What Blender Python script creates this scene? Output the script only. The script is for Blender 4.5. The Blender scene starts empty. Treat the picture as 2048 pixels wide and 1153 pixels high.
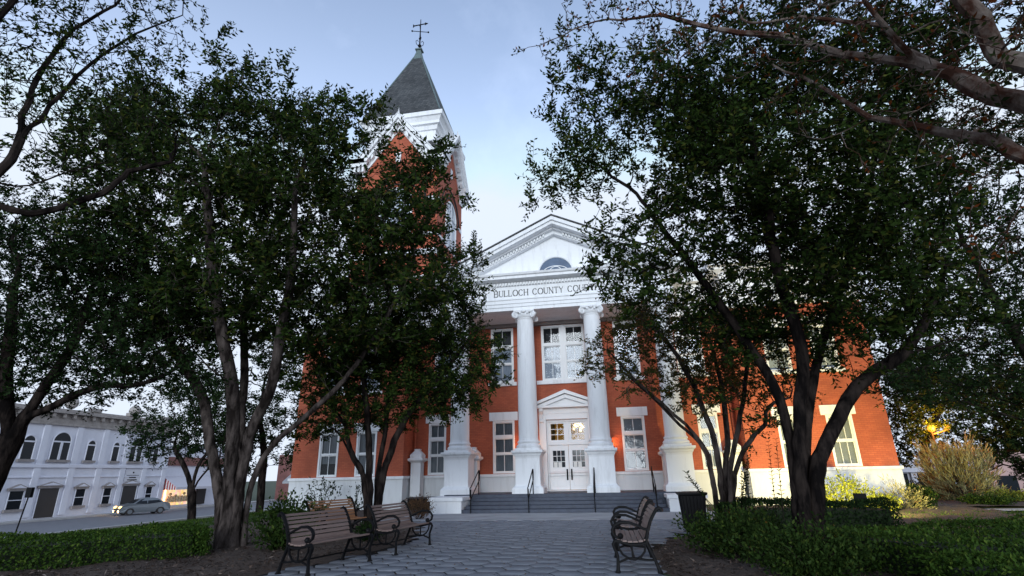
import bpy, bmesh, math, random
import numpy as np
from mathutils import Vector, Matrix
R = math.radians
random.seed(5)
SC = bpy.context.scene
COL = SC.collection

# ------------------------------------------------------------------ camera
F_PX, YAW, PITCH, ROLL = 1067.0, -0.174, 0.335, -0.021
CX, CY, CH = 2.046, -25.69, 1.402
def cam_axes():
    cy, sy, cp, sp = math.cos(YAW), math.sin(YAW), math.cos(PITCH), math.sin(PITCH)
    fw = Vector((sy*cp, cy*cp, sp)); rt = Vector((cy, -sy, 0)); up = rt.cross(fw)
    c, s = math.cos(ROLL), math.sin(ROLL)
    return rt*c + up*s, up*c - rt*s, fw
RT, UP, FW = cam_axes()
cam = bpy.data.objects.new('camera', bpy.data.cameras.new('camera')); COL.objects.link(cam)
m = Matrix((RT, UP, -FW)).transposed().to_4x4(); m.translation = (CX, CY, CH)
cam.matrix_world = m
cam.data.sensor_width = 36; cam.data.lens = F_PX/2048*36
cam.data.clip_start = 0.05; cam.data.clip_end = 3000
SC.camera = cam
def at(u, v, y):
    """the world point at depth plane Y=y seen at photo position u,v (survey of the photograph)"""
    d = FW*F_PX + RT*(u-1024) + UP*(576.5-v)
    return Vector((CX, CY, CH)) + d*((y-CY)/d.y)
def pxm(P):
    return F_PX/((Vector(P)-Vector((CX, CY, CH))).dot(FW))

# ------------------------------------------------------------------ world, sun, exposure
SUN_EL, SUN_AZ = R(9), R(177)      # azimuth clockwise from +Y: low behind the camera
SKY_CAP = (2.7, 3.0, 3.5)     # sky colour is clipped at this value to even out the glow
HAZE_K, HAZE_A, HAZE_C, SKY_G = 3.7, 1.0, (13.5, 13.0, 13.0), 0.74
W = bpy.data.worlds.new('World'); SC.world = W; W.use_nodes = True
nt = W.node_tree; bg = nt.nodes['Background']
sky = nt.nodes.new('ShaderNodeTexSky'); sky.sky_type = 'NISHITA'; sky.sun_disc = False
sky.sun_elevation = SUN_EL; sky.sun_rotation = SUN_AZ
sky.air_density = 1.0; sky.dust_density = 1.6; sky.ozone_density = 2.0
tcw = nt.nodes.new('ShaderNodeTexCoord'); sxw = nt.nodes.new('ShaderNodeSeparateXYZ'); nt.links.new(tcw.outputs['Generated'], sxw.inputs[0])
def wmath(op, a, b_):
    q = nt.nodes.new('ShaderNodeMath'); q.operation = op
    for i, e in enumerate((a, b_)):
        if isinstance(e, (int, float)): q.inputs[i].default_value = e
        else: nt.links.new(e, q.inputs[i])
    return q.outputs[0]
zz_ = wmath('MAXIMUM', sxw.outputs[2], 0.42)
hz = wmath('POWER', 2.718, wmath('MULTIPLY', zz_, -HAZE_K))
nzw = nt.nodes.new('ShaderNodeTexNoise'); nzw.inputs['Scale'].default_value = 2.3; nzw.inputs['Detail'].default_value = 7; nzw.inputs['Roughness'].default_value = .6
nt.links.new(tcw.outputs['Generated'], nzw.inputs['Vector'])
cl = wmath('MULTIPLY', wmath('MAXIMUM', wmath('SUBTRACT', nzw.outputs['Fac'], .56), 0.0), 1.6)   # a few faint wisps
hzf = wmath('ADD', wmath('MULTIPLY', hz, HAZE_A), wmath('MULTIPLY', cl, .12))
hc = nt.nodes.new('ShaderNodeVectorMath'); hc.operation = 'SCALE'; hc.inputs[0].default_value = HAZE_C; nt.links.new(hzf, hc.inputs['Scale'])
ha = nt.nodes.new('ShaderNodeVectorMath'); ha.operation = 'ADD'; sg_ = nt.nodes.new('ShaderNodeVectorMath'); sg_.operation = 'SCALE'; sg_.inputs['Scale'].default_value = SKY_G; nt.links.new(sky.outputs[0], sg_.inputs[0]); nt.links.new(sg_.outputs[0], ha.inputs[0]); nt.links.new(hc.outputs[0], ha.inputs[1])
tn = nt.nodes.new('ShaderNodeVectorMath'); tn.operation = 'MULTIPLY'; tn.inputs[1].default_value = (.875, .98, 1.14); nt.links.new(ha.outputs[0], tn.inputs[0])
cp_ = nt.nodes.new('ShaderNodeVectorMath'); cp_.operation = 'MINIMUM'; cp_.inputs[1].default_value = SKY_CAP; nt.links.new(tn.outputs[0], cp_.inputs[0]); nt.links.new(cp_.outputs[0], bg.inputs[0]); bg.inputs[1].default_value = 0.15
sl = bpy.data.lights.new('sun', 'SUN'); sl.energy = 1.05; sl.angle = R(20); sl.color = (0.85, 0.93, 1.0)
so = bpy.data.objects.new('sun', sl); COL.objects.link(so)
sd = Vector((math.sin(SUN_AZ)*math.cos(SUN_EL), math.cos(SUN_AZ)*math.cos(SUN_EL), math.sin(SUN_EL)))
so.rotation_euler = sd.to_track_quat('Z', 'Y').to_euler()
SC.view_settings.view_transform = 'Standard'; SC.view_settings.look = 'None'
SC.view_settings.exposure = 1.03; SC.view_settings.gamma = 1.0

# ------------------------------------------------------------------ materials
def newmat(name):
    M = bpy.data.materials.new(name); M.use_nodes = True
    n = M.node_tree.nodes; return M, n, M.node_tree.links, n['Principled BSDF']
def mat(name, col, rough=.7, var=.0, scale=3., col2=None, bump=0., bscale=40., metal=0., spec=.5, coords='Object', stretch=None, ramp=(.3, .7)):
    M, n, L, P = newmat(name)
    P.inputs['Roughness'].default_value = rough; P.inputs['Metallic'].default_value = metal
    P.inputs['Specular IOR Level'].default_value = spec
    P.inputs['Base Color'].default_value = (*col, 1)
    if var or col2 or bump:
        tc = n.new('ShaderNodeTexCoord'); vec = tc.outputs[coords]
        if stretch:
            mp = n.new('ShaderNodeMapping'); mp.inputs['Scale'].default_value = stretch
            L.new(vec, mp.inputs[0]); vec = mp.outputs[0]
    if var or col2:
        nz = n.new('ShaderNodeTexNoise'); nz.inputs['Scale'].default_value = scale; nz.inputs['Detail'].default_value = 6
        nz.inputs['Roughness'].default_value = .65
        L.new(vec, nz.inputs['Vector'])
        r = n.new('ShaderNodeValToRGB'); r.color_ramp.elements[0].position = ramp[0]; r.color_ramp.elements[1].position = ramp[1]
        c2 = col2 if col2 else tuple(min(1, c*(1+var)) for c in col)
        c1 = col if col2 else tuple(c*(1-var) for c in col)
        r.color_ramp.elements[0].color = (*c1, 1); r.color_ramp.elements[1].color = (*c2, 1)
        L.new(nz.outputs['Fac'], r.inputs[0]); L.new(r.outputs[0], P.inputs['Base Color'])
    if bump:
        b2 = n.new('ShaderNodeTexNoise'); b2.inputs['Scale'].default_value = bscale; b2.inputs['Detail'].default_value = 5
        L.new(vec, b2.inputs['Vector'])
        bp = n.new('ShaderNodeBump'); bp.inputs['Strength'].default_value = bump; bp.inputs['Distance'].default_value = .02
        L.new(b2.outputs['Fac'], bp.inputs['Height']); L.new(bp.outputs[0], P.inputs['Normal'])
    return M
def brickmat(name, c1, c2, mortar, rough=.75, sx=.215, sz=.075, msize=.008, bump=.25):
    M, n, L, P = newmat(name)
    P.inputs['Roughness'].default_value = rough
    tc = n.new('ShaderNodeTexCoord'); g = n.new('ShaderNodeNewGeometry')
    sx_ = n.new('ShaderNodeSeparateXYZ'); L.new(tc.outputs['Object'], sx_.inputs[0])
    add = n.new('ShaderNodeMath'); add.operation = 'ADD'; L.new(sx_.outputs[0], add.inputs[0]); L.new(sx_.outputs[1], add.inputs[1])
    cb = n.new('ShaderNodeCombineXYZ'); L.new(add.outputs[0], cb.inputs[0]); L.new(sx_.outputs[2], cb.inputs[1])
    br = n.new('ShaderNodeTexBrick'); L.new(cb.outputs[0], br.inputs['Vector'])
    br.inputs['Scale'].default_value = 1; br.inputs['Brick Width'].default_value = sx; br.inputs['Row Height'].default_value = sz
    br.inputs['Mortar Size'].default_value = msize; br.inputs['Mortar Smooth'].default_value = .3; br.inputs['Bias'].default_value = 0
    br.inputs['Color1'].default_value = (*c1, 1); br.inputs['Color2'].default_value = (*c2, 1); br.inputs['Mortar'].default_value = (*mortar, 1)
    nz = n.new('ShaderNodeTexNoise'); nz.inputs['Scale'].default_value = .8; nz.inputs['Detail'].default_value = 6; L.new(tc.outputs['Object'], nz.inputs['Vector'])
    mr = n.new('ShaderNodeMapRange'); mr.inputs[1].default_value = .3; mr.inputs[2].default_value = .7; mr.inputs[3].default_value = .66; mr.inputs[4].default_value = 1.18
    L.new(nz.outputs['Fac'], mr.inputs[0])
    mx = n.new('ShaderNodeVectorMath'); mx.operation = 'SCALE'; L.new(br.outputs['Color'], mx.inputs[0]); L.new(mr.outputs[0], mx.inputs['Scale'])
    L.new(mx.outputs[0], P.inputs['Base Color'])
    bp = n.new('ShaderNodeBump'); bp.inputs['Strength'].default_value = bump; bp.inputs['Distance'].default_value = .01; bp.invert = True
    L.new(br.outputs['Fac'], bp.inputs['Height']); L.new(bp.outputs[0], P.inputs['Normal'])
    return M
def whitemat(name, col, stain, amt=.5, rough=.6):
    """painted plaster with vertical grime streaks and fine bumps"""
    M, n, L, P = newmat(name); P.inputs['Roughness'].default_value = rough
    tc = n.new('ShaderNodeTexCoord'); mp = n.new('ShaderNodeMapping'); mp.inputs['Scale'].default_value = (3.2, 3.2, .45)
    L.new(tc.outputs['Object'], mp.inputs[0])
    a = n.new('ShaderNodeTexNoise'); a.inputs['Scale'].default_value = 1.3; a.inputs['Detail'].default_value = 8; a.inputs['Roughness'].default_value = .7
    L.new(mp.outputs[0], a.inputs['Vector'])
    r = n.new('ShaderNodeValToRGB'); r.color_ramp.elements[0].position = .5; r.color_ramp.elements[1].position = .78
    r.color_ramp.elements[0].color = (0, 0, 0, 1); r.color_ramp.elements[1].color = (amt, amt, amt, 1)
    L.new(a.outputs['Fac'], r.inputs[0])
    mx = n.new('ShaderNodeMix'); mx.data_type = 'RGBA'; mx.inputs[6].default_value = (*col, 1); mx.inputs[7].default_value = (*stain, 1)
    L.new(r.outputs[0], mx.inputs[0]); L.new(mx.outputs[2], P.inputs['Base Color'])
    b2 = n.new('ShaderNodeTexNoise'); b2.inputs['Scale'].default_value = 30; L.new(tc.outputs['Object'], b2.inputs['Vector'])
    bp = n.new('ShaderNodeBump'); bp.inputs['Strength'].default_value = .12; bp.inputs['Distance'].default_value = .01
    L.new(b2.outputs['Fac'], bp.inputs['Height']); L.new(bp.outputs[0], P.inputs['Normal'])
    return M
def leafmat(name, c1, c2, c3=None, p3=.93, transl=.25, rough=.5):
    M, n, L, P = newmat(name)
    g = n.new('ShaderNodeNewGeometry'); r = n.new('ShaderNodeValToRGB')
    r.color_ramp.elements[0].color = (*c1, 1); r.color_ramp.elements[1].color = (*c2, 1); r.color_ramp.elements[1].position = .88
    if c3:
        e = r.color_ramp.elements.new(p3); e.color = (*c3, 1)
    L.new(g.outputs['Random Per Island'], r.inputs[0]); L.new(r.outputs[0], P.inputs['Base Color'])
    P.inputs['Roughness'].default_value = rough; P.inputs['Specular IOR Level'].default_value = .03
    t = n.new('ShaderNodeBsdfTranslucent'); L.new(r.outputs[0], t.inputs[0])
    mx = n.new('ShaderNodeMixShader'); mx.inputs[0].default_value = transl
    L.new(P.outputs[0], mx.inputs[1]); L.new(t.outputs[0], mx.inputs[2]); L.new(mx.outputs[0], n['Material Output'].inputs[0])
    return M
def emit(name, col, s):
    M, n, L, P = newmat(name); P.inputs['Emission Color'].default_value = (*col, 1); P.inputs['Emission Strength'].default_value = s
    P.inputs['Base Color'].default_value = (.02, .02, .02, 1); return M
def glassmat(name, tint=(.75, .8, .85), refl=1.0):
    M, n, L, P = newmat(name)
    tr = n.new('ShaderNodeBsdfTransparent'); tr.inputs[0].default_value = (*tint, 1)
    gl = n.new('ShaderNodeBsdfGlossy'); gl.inputs['Roughness'].default_value = .04
    fr = n.new('ShaderNodeFresnel'); fr.inputs[0].default_value = 1.38
    nz = n.new('ShaderNodeTexNoise'); nz.inputs['Scale'].default_value = 1.7
    bp = n.new('ShaderNodeBump'); bp.inputs['Strength'].default_value = .08; bp.inputs['Distance'].default_value = .05
    L.new(nz.outputs['Fac'], bp.inputs['Height']); L.new(bp.outputs[0], gl.inputs['Normal'])
    mm = n.new('ShaderNodeMath'); mm.operation = 'MULTIPLY_ADD'; mm.inputs[1].default_value = refl; mm.inputs[2].default_value = .0
    L.new(fr.outputs[0], mm.inputs[0])
    mx = n.new('ShaderNodeMixShader'); L.new(mm.outputs[0], mx.inputs[0]); L.new(tr.outputs[0], mx.inputs[1]); L.new(gl.outputs[0], mx.inputs[2])
    L.new(mx.outputs[0], n['Material Output'].inputs[0]); return M
def stripemat(name, c1, c2, freq, axis=2, rough=.6, duty=.5):
    M, n, L, P = newmat(name); P.inputs['Roughness'].default_value = rough
    tc = n.new('ShaderNodeTexCoord'); s = n.new('ShaderNodeSeparateXYZ'); L.new(tc.outputs['Object'], s.inputs[0])
    a = n.new('ShaderNodeMath'); a.operation = 'MULTIPLY'; a.inputs[1].default_value = freq; L.new(s.outputs[axis], a.inputs[0])
    f = n.new('ShaderNodeMath'); f.operation = 'FRACT'; L.new(a.outputs[0], f.inputs[0])
    g = n.new('ShaderNodeMath'); g.operation = 'GREATER_THAN'; g.inputs[1].default_value = duty; L.new(f.outputs[0], g.inputs[0])
    mx = n.new('ShaderNodeMix'); mx.data_type = 'RGBA'; mx.inputs[6].default_value = (*c1, 1); mx.inputs[7].default_value = (*c2, 1)
    L.new(g.outputs[0], mx.inputs[0]); L.new(mx.outputs[2], P.inputs['Base Color']); return M

BRICK = brickmat('painted_red_brick', (.40, .086, .037), (.47, .112, .048), (.31, .068, .034))
WHITE = whitemat('white_plaster', (.80, .81, .83), (.46, .455, .45), .6)
WHITE2 = whitemat('white_wood_trim', (.78, .79, .80), (.55, .55, .54), .3, .45)
DOORM = whitemat('door_paint', (.74, .74, .75), (.60, .60, .60), .3, .4)
BASEM = whitemat('base_plaster', (.70, .715, .73), (.42, .42, .42), .5)
STEPM = mat('painted_step', (.040, .050, .078), .6, .3, 5, bump=.1)
SLATE = brickmat('slate_shingle', (.038, .042, .045), (.085, .088, .09), (.012, .012, .012), .7, .22, .16, .012, .6)
COPPER = mat('weathered_copper', (.11, .15, .15), .5, .2, 5)
IRON = mat('black_iron', (.005, .005, .006), .55, .2, 8, spec=.12)
GLASS = glassmat('window_glass')
DARKGLASS = mat('dark_glass', (.016, .019, .024), .08, spec=.16)
BLIND = stripemat('slatted_blind', (.42, .43, .44), (.17, .175, .18), 24, 2)
CURTAIN = mat('pale_curtain', (.42, .44, .48), .9, .25, 6, stretch=(6, 6, .3))
CURTAIN2 = mat('grey_curtain', (.22, .23, .24), .9, .35, 5, stretch=(5, 5, .3))
DARKFILL = mat('dark_fill', (.02, .02, .022), .9)
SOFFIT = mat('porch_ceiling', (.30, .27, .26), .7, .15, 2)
LETTER = mat('letter_black', (.015, .015, .017), .5)
SLATW = mat('bench_wood', (.18, .125, .11), .55, .25, 4, stretch=(1, .25, 3), bump=.1, bscale=60)
SLATO = mat('bench_wood_orange_light', (.32, .15, .07), .55, .25, 4, stretch=(1, .25, 3))  # bench wood with the orange light falling on it put into the colour
PAVER = mat('paver', (.13, .145, .175), .8, col2=(.235, .25, .285), scale=2.2, bump=.3, bscale=60)
JOINT = mat('paver_joint', (.018, .017, .017), .95, spec=.1)
CONC = mat('concrete', (.34, .35, .37), .8, .26, 1.1, bump=.15, bscale=50)
PATHM = mat('path_concrete', (.42, .41, .40), .8, .12, 2)
ASPH = mat('asphalt', (.17, .17, .185), .8, .12, 2)
GRASSG = mat('lawn_ground', (.030, .050, .018), .9, .4, 6, bump=.4)
MULCH = mat('mulch', (.034, .022, .017), .95, col2=(.095, .064, .050), scale=14, bump=1.0, bscale=45)
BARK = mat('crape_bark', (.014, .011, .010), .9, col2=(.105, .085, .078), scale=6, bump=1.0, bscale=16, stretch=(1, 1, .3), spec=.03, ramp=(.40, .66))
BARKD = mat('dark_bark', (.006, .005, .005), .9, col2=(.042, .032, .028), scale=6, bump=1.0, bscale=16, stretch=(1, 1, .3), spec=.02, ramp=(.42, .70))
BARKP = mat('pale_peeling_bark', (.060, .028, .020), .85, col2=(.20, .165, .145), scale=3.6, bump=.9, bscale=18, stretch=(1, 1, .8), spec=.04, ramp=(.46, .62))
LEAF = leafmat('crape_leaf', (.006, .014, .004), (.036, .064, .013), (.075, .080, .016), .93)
LEAFY = leafmat('yellowish_leaf', (.035, .050, .014), (.090, .085, .022), (.16, .07, .02), .93)  # lighter yellow-brown leaves for the small right tree
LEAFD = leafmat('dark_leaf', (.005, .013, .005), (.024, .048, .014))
LEAFR = leafmat('autumn_leaf', (.008, .016, .005), (.035, .045, .014), (.14, .04, .012), .88)
HEDGEL = leafmat('hedge_leaf', (.018, .042, .008), (.055, .105, .018), (.085, .13, .022), .88)
SHRUBL = leafmat('shrub_leaf', (.012, .027, .007), (.036, .066, .015), (.07, .10, .02), .95)
YELLOWL = leafmat('yellow_green_leaf', (.09, .12, .02), (.25, .27, .045))  # yellow of the floodlit shrubs put into the leaf colour; one yellowish shrub too
PALEL = leafmat('pale_grassy_leaf', (.16, .155, .065), (.36, .34, .17), (.16, .10, .05), .97)
CHIPM = leafmat('wood_chip', (.03, .02, .016), (.11, .08, .066), (.22, .18, .16), .95, transl=0)
BROWNL = leafmat('brown_shrub_leaf', (.07, .045, .025), (.16, .09, .05))

# ------------------------------------------------------------------ mesh helpers
class MB:
    def __init__(s): s.v = []; s.f = []
    def add(s, vs, fs):
        o = len(s.v); s.v += [tuple(q) for q in vs]; s.f += [tuple(i+o for i in q) for q in fs]; return s
    def box(s, x0, x1, y0, y1, z0, z1):
        return s.add([(x0,y0,z0),(x1,y0,z0),(x1,y1,z0),(x0,y1,z0),(x0,y0,z1),(x1,y0,z1),(x1,y1,z1),(x0,y1,z1)],
                     [(0,3,2,1),(4,5,6,7),(0,1,5,4),(1,2,6,5),(2,3,7,6),(3,0,4,7)])
    def quad(s, *p): return s.add(p, [tuple(range(len(p)))])
    def tube(s, pts, rad, n=8, cap=True, sy=1.0):
        pts = [Vector(p) for p in pts]; k = len(pts)
        if not hasattr(rad, '__len__'): rad = [rad]*k
        vs = []; ref = None
        for i, p in enumerate(pts):
            d = (pts[min(i+1, k-1)]-pts[max(i-1, 0)]).normalized()
            if ref is None:
                ref = Vector((0,0,1)) if abs(d.z) < .9 else Vector((1,0,0))
            a = (ref - d*ref.dot(d)).normalized(); b = d.cross(a); ref = a
            for j in range(n):
                t = 2*math.pi*j/n
                vs.append(p + a*math.cos(t)*rad[i] + b*math.sin(t)*rad[i]*sy)
        fs = [(i*n+j, i*n+(j+1)%n, (i+1)*n+(j+1)%n, (i+1)*n+j) for i in range(k-1) for j in range(n)]
        if cap: fs += [tuple(range(n-1, -1, -1)), tuple(range((k-1)*n, k*n))]
        return s.add(vs, fs)
    def lathe(s, prof, cx, cy, n=28, z0=0):
        vs = [(cx+r*math.cos(2*math.pi*j/n), cy+r*math.sin(2*math.pi*j/n), z0+z) for r, z in prof for j in range(n)]
        k = len(prof)
        fs = [(i*n+j, i*n+(j+1)%n, (i+1)*n+(j+1)%n, (i+1)*n+j) for i in range(k-1) for j in range(n)]
        fs += [tuple(range(n-1, -1, -1)), tuple(range((k-1)*n, k*n))]
        return s.add(vs, fs)
    def sqlathe(s, prof, cx, cy, z0=0):
        """stack of square sections (half width, z): mouldings of a pedestal"""
        vs = []
        for h, z in prof: vs += [(cx-h,cy-h,z0+z),(cx+h,cy-h,z0+z),(cx+h,cy+h,z0+z),(cx-h,cy+h,z0+z)]
        k = len(prof)
        fs = [(i*4+j, i*4+(j+1)%4, (i+1)*4+(j+1)%4, (i+1)*4+j) for i in range(k-1) for j in range(4)]
        fs += [(3,2,1,0), tuple(range((k-1)*4, k*4))]
        return s.add(vs, fs)
    def prism(s, poly, a0, a1, axis='y'):
        """polygon (p,q) extruded from a0 to a1; axis y: p=x q=z; axis x: p=y q=z; axis z: p=x q=y"""
        def mk(p, q, a): return (p, a, q) if axis == 'y' else ((a, p, q) if axis == 'x' else (p, q, a))
        n = len(poly)
        vs = [mk(p, q, a0) for p, q in poly] + [mk(p, q, a1) for p, q in poly]
        fs = [tuple(range(n)), tuple(range(2*n-1, n-1, -1))] + [(j, n+j, n+(j+1)%n, (j+1)%n) for j in range(n)]
        return s.add(vs, fs)
    def sphere(s, c, r, n=10, m=6, sz=1):
        vs = [(c[0], c[1], c[2]-r*sz)]
        for i in range(1, m):
            t = -math.pi/2+math.pi*i/m
            for j in range(n):
                a = 2*math.pi*j/n
                vs.append((c[0]+r*math.cos(t)*math.cos(a), c[1]+r*math.cos(t)*math.sin(a), c[2]+r*sz*math.sin(t)))
        vs.append((c[0], c[1], c[2]+r*sz)); e = len(vs)-1
        fs = [(0, 1+(j+1)%n, 1+j) for j in range(n)]
        for i in range(m-2):
            for j in range(n):
                fs.append((1+i*n+j, 1+i*n+(j+1)%n, 1+(i+1)*n+(j+1)%n, 1+(i+1)*n+j))
        fs += [(e, 1+(m-2)*n+j, 1+(m-2)*n+(j+1)%n) for j in range(n)]
        return s.add(vs, fs)
    def build(s, name, M, parent=None, smooth=False, bevel=0, fix=True):
        me = bpy.data.meshes.new(name); me.from_pydata(s.v, [], s.f); me.update()
        if fix:
            b = bmesh.new(); b.from_mesh(me); bmesh.ops.recalc_face_normals(b, faces=b.faces); b.to_mesh(me); b.free()
        if smooth:
            me.polygons.foreach_set('use_smooth', [True]*len(me.polygons))
            me.set_sharp_from_angle(angle=R(38))
        me.materials.append(M)
        o = bpy.data.objects.new(name, me); COL.objects.link(o)
        if bevel:
            bm_ = o.modifiers.new('bevel', 'BEVEL'); bm_.width = bevel; bm_.segments = 2; bm_.limit_method = 'ANGLE'; bm_.angle_limit = R(40)
        if parent: o.parent = parent
        return o
def tag(o, label=None, cat=None, group=None, kind=None):
    if label: o['label'] = label
    if cat: o['category'] = cat
    if group: o['group'] = group
    if kind: o['kind'] = kind
    return o
def thing(name, label, cat, loc=(0,0,0), rz=0, group=None):
    o = bpy.data.objects.new(name, None); COL.objects.link(o); o.location = loc; o.rotation_euler = (0,0,rz)
    o.empty_display_size = .2
    return tag(o, label, cat, group)
def copy_tree(o, parent=None):
    c = o.copy(); COL.objects.link(c)
    if parent: c.parent = parent
    for ch in list(o.children): copy_tree(ch, c)
    return c
def fastmesh(name, V, Fc, M, parent=None, smooth=False):
    """V (n,3), Fc (m,k) numpy"""
    me = bpy.data.meshes.new(name); n, (m_, k) = len(V), Fc.shape
    me.vertices.add(n); me.vertices.foreach_set('co', V.astype(np.float32).ravel())
    me.loops.add(m_*k); me.loops.foreach_set('vertex_index', Fc.astype(np.int32).ravel())
    me.polygons.add(m_); me.polygons.foreach_set('loop_start', np.arange(0, m_*k, k, dtype=np.int32))
    if smooth: me.polygons.foreach_set('use_smooth', np.ones(m_, dtype=bool))
    me.update(calc_edges=True); me.materials.append(M)
    o = bpy.data.objects.new(name, me); COL.objects.link(o)
    if parent: o.parent = parent
    return o
def unit(a): return a/np.maximum(np.linalg.norm(a, axis=-1, keepdims=True), 1e-9)
def leaf_geo(pos, d, nr, ln, wd):
    """pos,d,nr (N,3), ln,wd (N,) -> folded diamond leaves, 4 verts / 1 quad each"""
    d = unit(d); s = unit(np.cross(d, nr)); n = np.cross(s, d)
    ln = ln[:, None]; wd = wd[:, None]
    a = pos; t = pos + d*ln - n*ln*.10
    mid = pos + d*ln*.45
    l = mid + s*wd*.5 + n*wd*.12; r = mid - s*wd*.5 + n*wd*.12
    V = np.stack([a, l, t, r], 1).reshape(-1, 3)
    Fc = np.arange(len(pos)*4).reshape(-1, 4)
    return V, Fc

# ------------------------------------------------------------------ the setting: terrain, plaza, road
def smooth(a, b, x):
    t = min(1, max(0, (x-a)/(b-a))); return t*t*(3-2*t)
def gz(x, y):
    return -1.5*smooth(-11, -31, x)*0 - 1.5*smooth(11, 31, -x) - 1.7*smooth(5, 19, y)*smooth(13.6, 18, x)
def sheet(name, M, pts_fn, xs, ys, dz, kind='structure', fn=None):
    V = np.array([(x, y, gz(x, y)+dz+(fn(x, y) if fn else 0)) for y in ys for x in xs]); nx = len(xs)
    Fc = np.array([(j*nx+i, j*nx+i+1, (j+1)*nx+i+1, (j+1)*nx+i) for j in range(len(ys)-1) for i in range(nx-1)])
    return tag(fastmesh(name, V, Fc, M, smooth=True), kind=kind)
xs = [-600,-300,-150,-90,-60]+list(np.arange(-50, 30.1, 1.0))+[40,60,100,200,400,600]
ys = [-120,-60,-40]+list(np.arange(-32, 40.1, 4.0))+[60,100,200,400,700]
sheet('ground', GRASSG, None, xs, ys, -.03)
rngg = np.random.default_rng(3)
def polysheet(name, M, poly, z, kind='structure'):
    b = MB(); b.quad(*[(x, y, z) for x, y in poly]); return tag(b.build(name, M), kind=kind)
# mulch beds with a lumpy surface either side of the plaza
def bed(name, x0, x1, y0, y1, inside, z=.0, amp=.05):
    st = .16; xs = np.arange(x0, x1, st); ys = np.arange(y0, y1, st); idx = {}; V = []; Fc = []
    def vid(i, j):
        if (i, j) not in idx:
            x, y = xs[i], ys[j]; e = inside(x, y)
            h = z + amp*(math.sin(x*3.1+y*1.7)*.4+math.sin(x*7.3-y*5.1)*.25+rngg.normal()*.22) + .07*smooth(0, .6, e) - .02
            idx[(i, j)] = len(V); V.append((x, y, h+gz(x, y)))
        return idx[(i, j)]
    for i in range(len(xs)-1):
        for j in range(len(ys)-1):
            if inside(xs[i], ys[j]) > 0: Fc.append((vid(i,j), vid(i+1,j), vid(i+1,j+1), vid(i,j+1)))
    return tag(fastmesh(name, np.array(V), np.array(Fc), M=MULCH, smooth=True), kind='structure')
def pl_left(y):   # x of the plaza's left edge
    return np.interp(y, [-30,-18,-16.4,-15,-13.6,-11,-9,-7.5], [-4.2,-3.7,-3.35,-2.9,-2.75,-3.2,-4.0,-6.5])
def pl_right(y):
    return np.interp(y, [-30,-17,-14.6,-13,-11.7,-10,-8,-7], [2.75,2.62,2.62,2.95,3.5,4.2,5.4,7.0])
bed('mulch_bed', -10.2, -2.4, -24, -2.2, lambda x, y: pl_left(y)+.12-x if y < -6.4 else min(-5.4-x, 1))
bed('mulch_bed', 2.4, 13.5, -24, -2.2, lambda x, y: x-pl_right(y)+.12 if y < -6.4 else x-5.4)
# plaza base and hexagonal pavers
b = MB()
yy = list(np.arange(-34, -6.9, .5))
lp = [(pl_left(y), y) for y in yy]; rp = [(pl_right(y), y) for y in yy]
for i in range(len(yy)-1): b.quad((*lp[i], -.012), (*rp[i], -.012), (*rp[i+1], -.012), (*lp[i+1], -.012))
tag(b.build('paver_bedding', JOINT), kind='structure')
HR = .27; gap = .014
V = []; Fc = []
for ci in range(-40, 40):
    for ri in range(-80, 4):
        x = ci*HR*1.5; y = -7.7+ri*HR*math.sqrt(3)+(HR*math.sqrt(3)/2 if ci % 2 else 0)
        if y < -31 or y > -7.6 or x < pl_left(y)+.1 or x > pl_right(y)-.05: continue
        dz = rngg.normal()*.0025; tx, ty = rngg.normal(0, .006, 2); o = len(V)
        for rr, zz in ((HR-gap-.012, 0), (HR-gap, -.008), (HR-gap, -.02)):
            for k in range(6):
                a = k*math.pi/3; px, py = math.cos(a)*rr, math.sin(a)*rr
                V.append((x+px, y+py, zz+dz+px*tx+py*ty))
        Fc += [(o+k, o+(k+1)%6, o+(k+2)%6, o+(k+3)%6) for k in (0, 3)]
        for L_ in (0, 1): Fc += [(o+L_*6+6+k, o+L_*6+6+(k+1)%6, o+L_*6+(k+1)%6, o+L_*6+k) for k in range(6)]
tag(fastmesh('plaza_pavers', np.array(V), np.array(Fc), PAVER), kind='structure')
b = MB(); b.box(-7.2, 7.2, -7.45, -4.1, -.2, .0)
tag(b.build('plaza_landing', CONC, bevel=.01), kind='structure')
# fallen leaves on pavers and mulch
n_ = 420
px_ = rngg.uniform(-3.2, 2.8, n_); py_ = rngg.uniform(-18.5, -8, n_)
V, Fc = leaf_geo(np.stack([px_, py_, np.full(n_, .012)], 1), np.stack([rngg.normal(size=n_), rngg.normal(size=n_), rngg.normal(size=n_)*.15], 1),
                 np.tile([0, 0, 1.], (n_, 1))+rngg.normal(size=(n_, 3))*.25, rngg.uniform(.03, .06, n_), rngg.uniform(.02, .035, n_))
tag(fastmesh('leaf_litter', V, Fc, BROWNL), kind='stuff')
n_ = 14000
px_ = np.concatenate([rngg.uniform(-7.5, -2.6, n_//2), rngg.uniform(2.5, 6.5, n_//2)]); py_ = -19+10*rngg.uniform(0, 1, n_)**1.6
ok = np.array([(x < pl_left(y)-.05) or (x > pl_right(y)+.05) for x, y in zip(px_, py_)]); px_, py_ = px_[ok], py_[ok]; n_ = len(px_)
V, Fc = leaf_geo(np.stack([px_, py_, rngg.uniform(.03, .09, n_)], 1), rngg.normal(size=(n_, 3))*[1, 1, .3], np.tile([0, 0, 1.], (n_, 1))+rngg.normal(size=(n_, 3))*.4,
                 rngg.uniform(.04, .13, n_), rngg.uniform(.012, .03, n_))
tag(fastmesh('bark_chips', V, Fc, CHIPM), kind='stuff')
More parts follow.
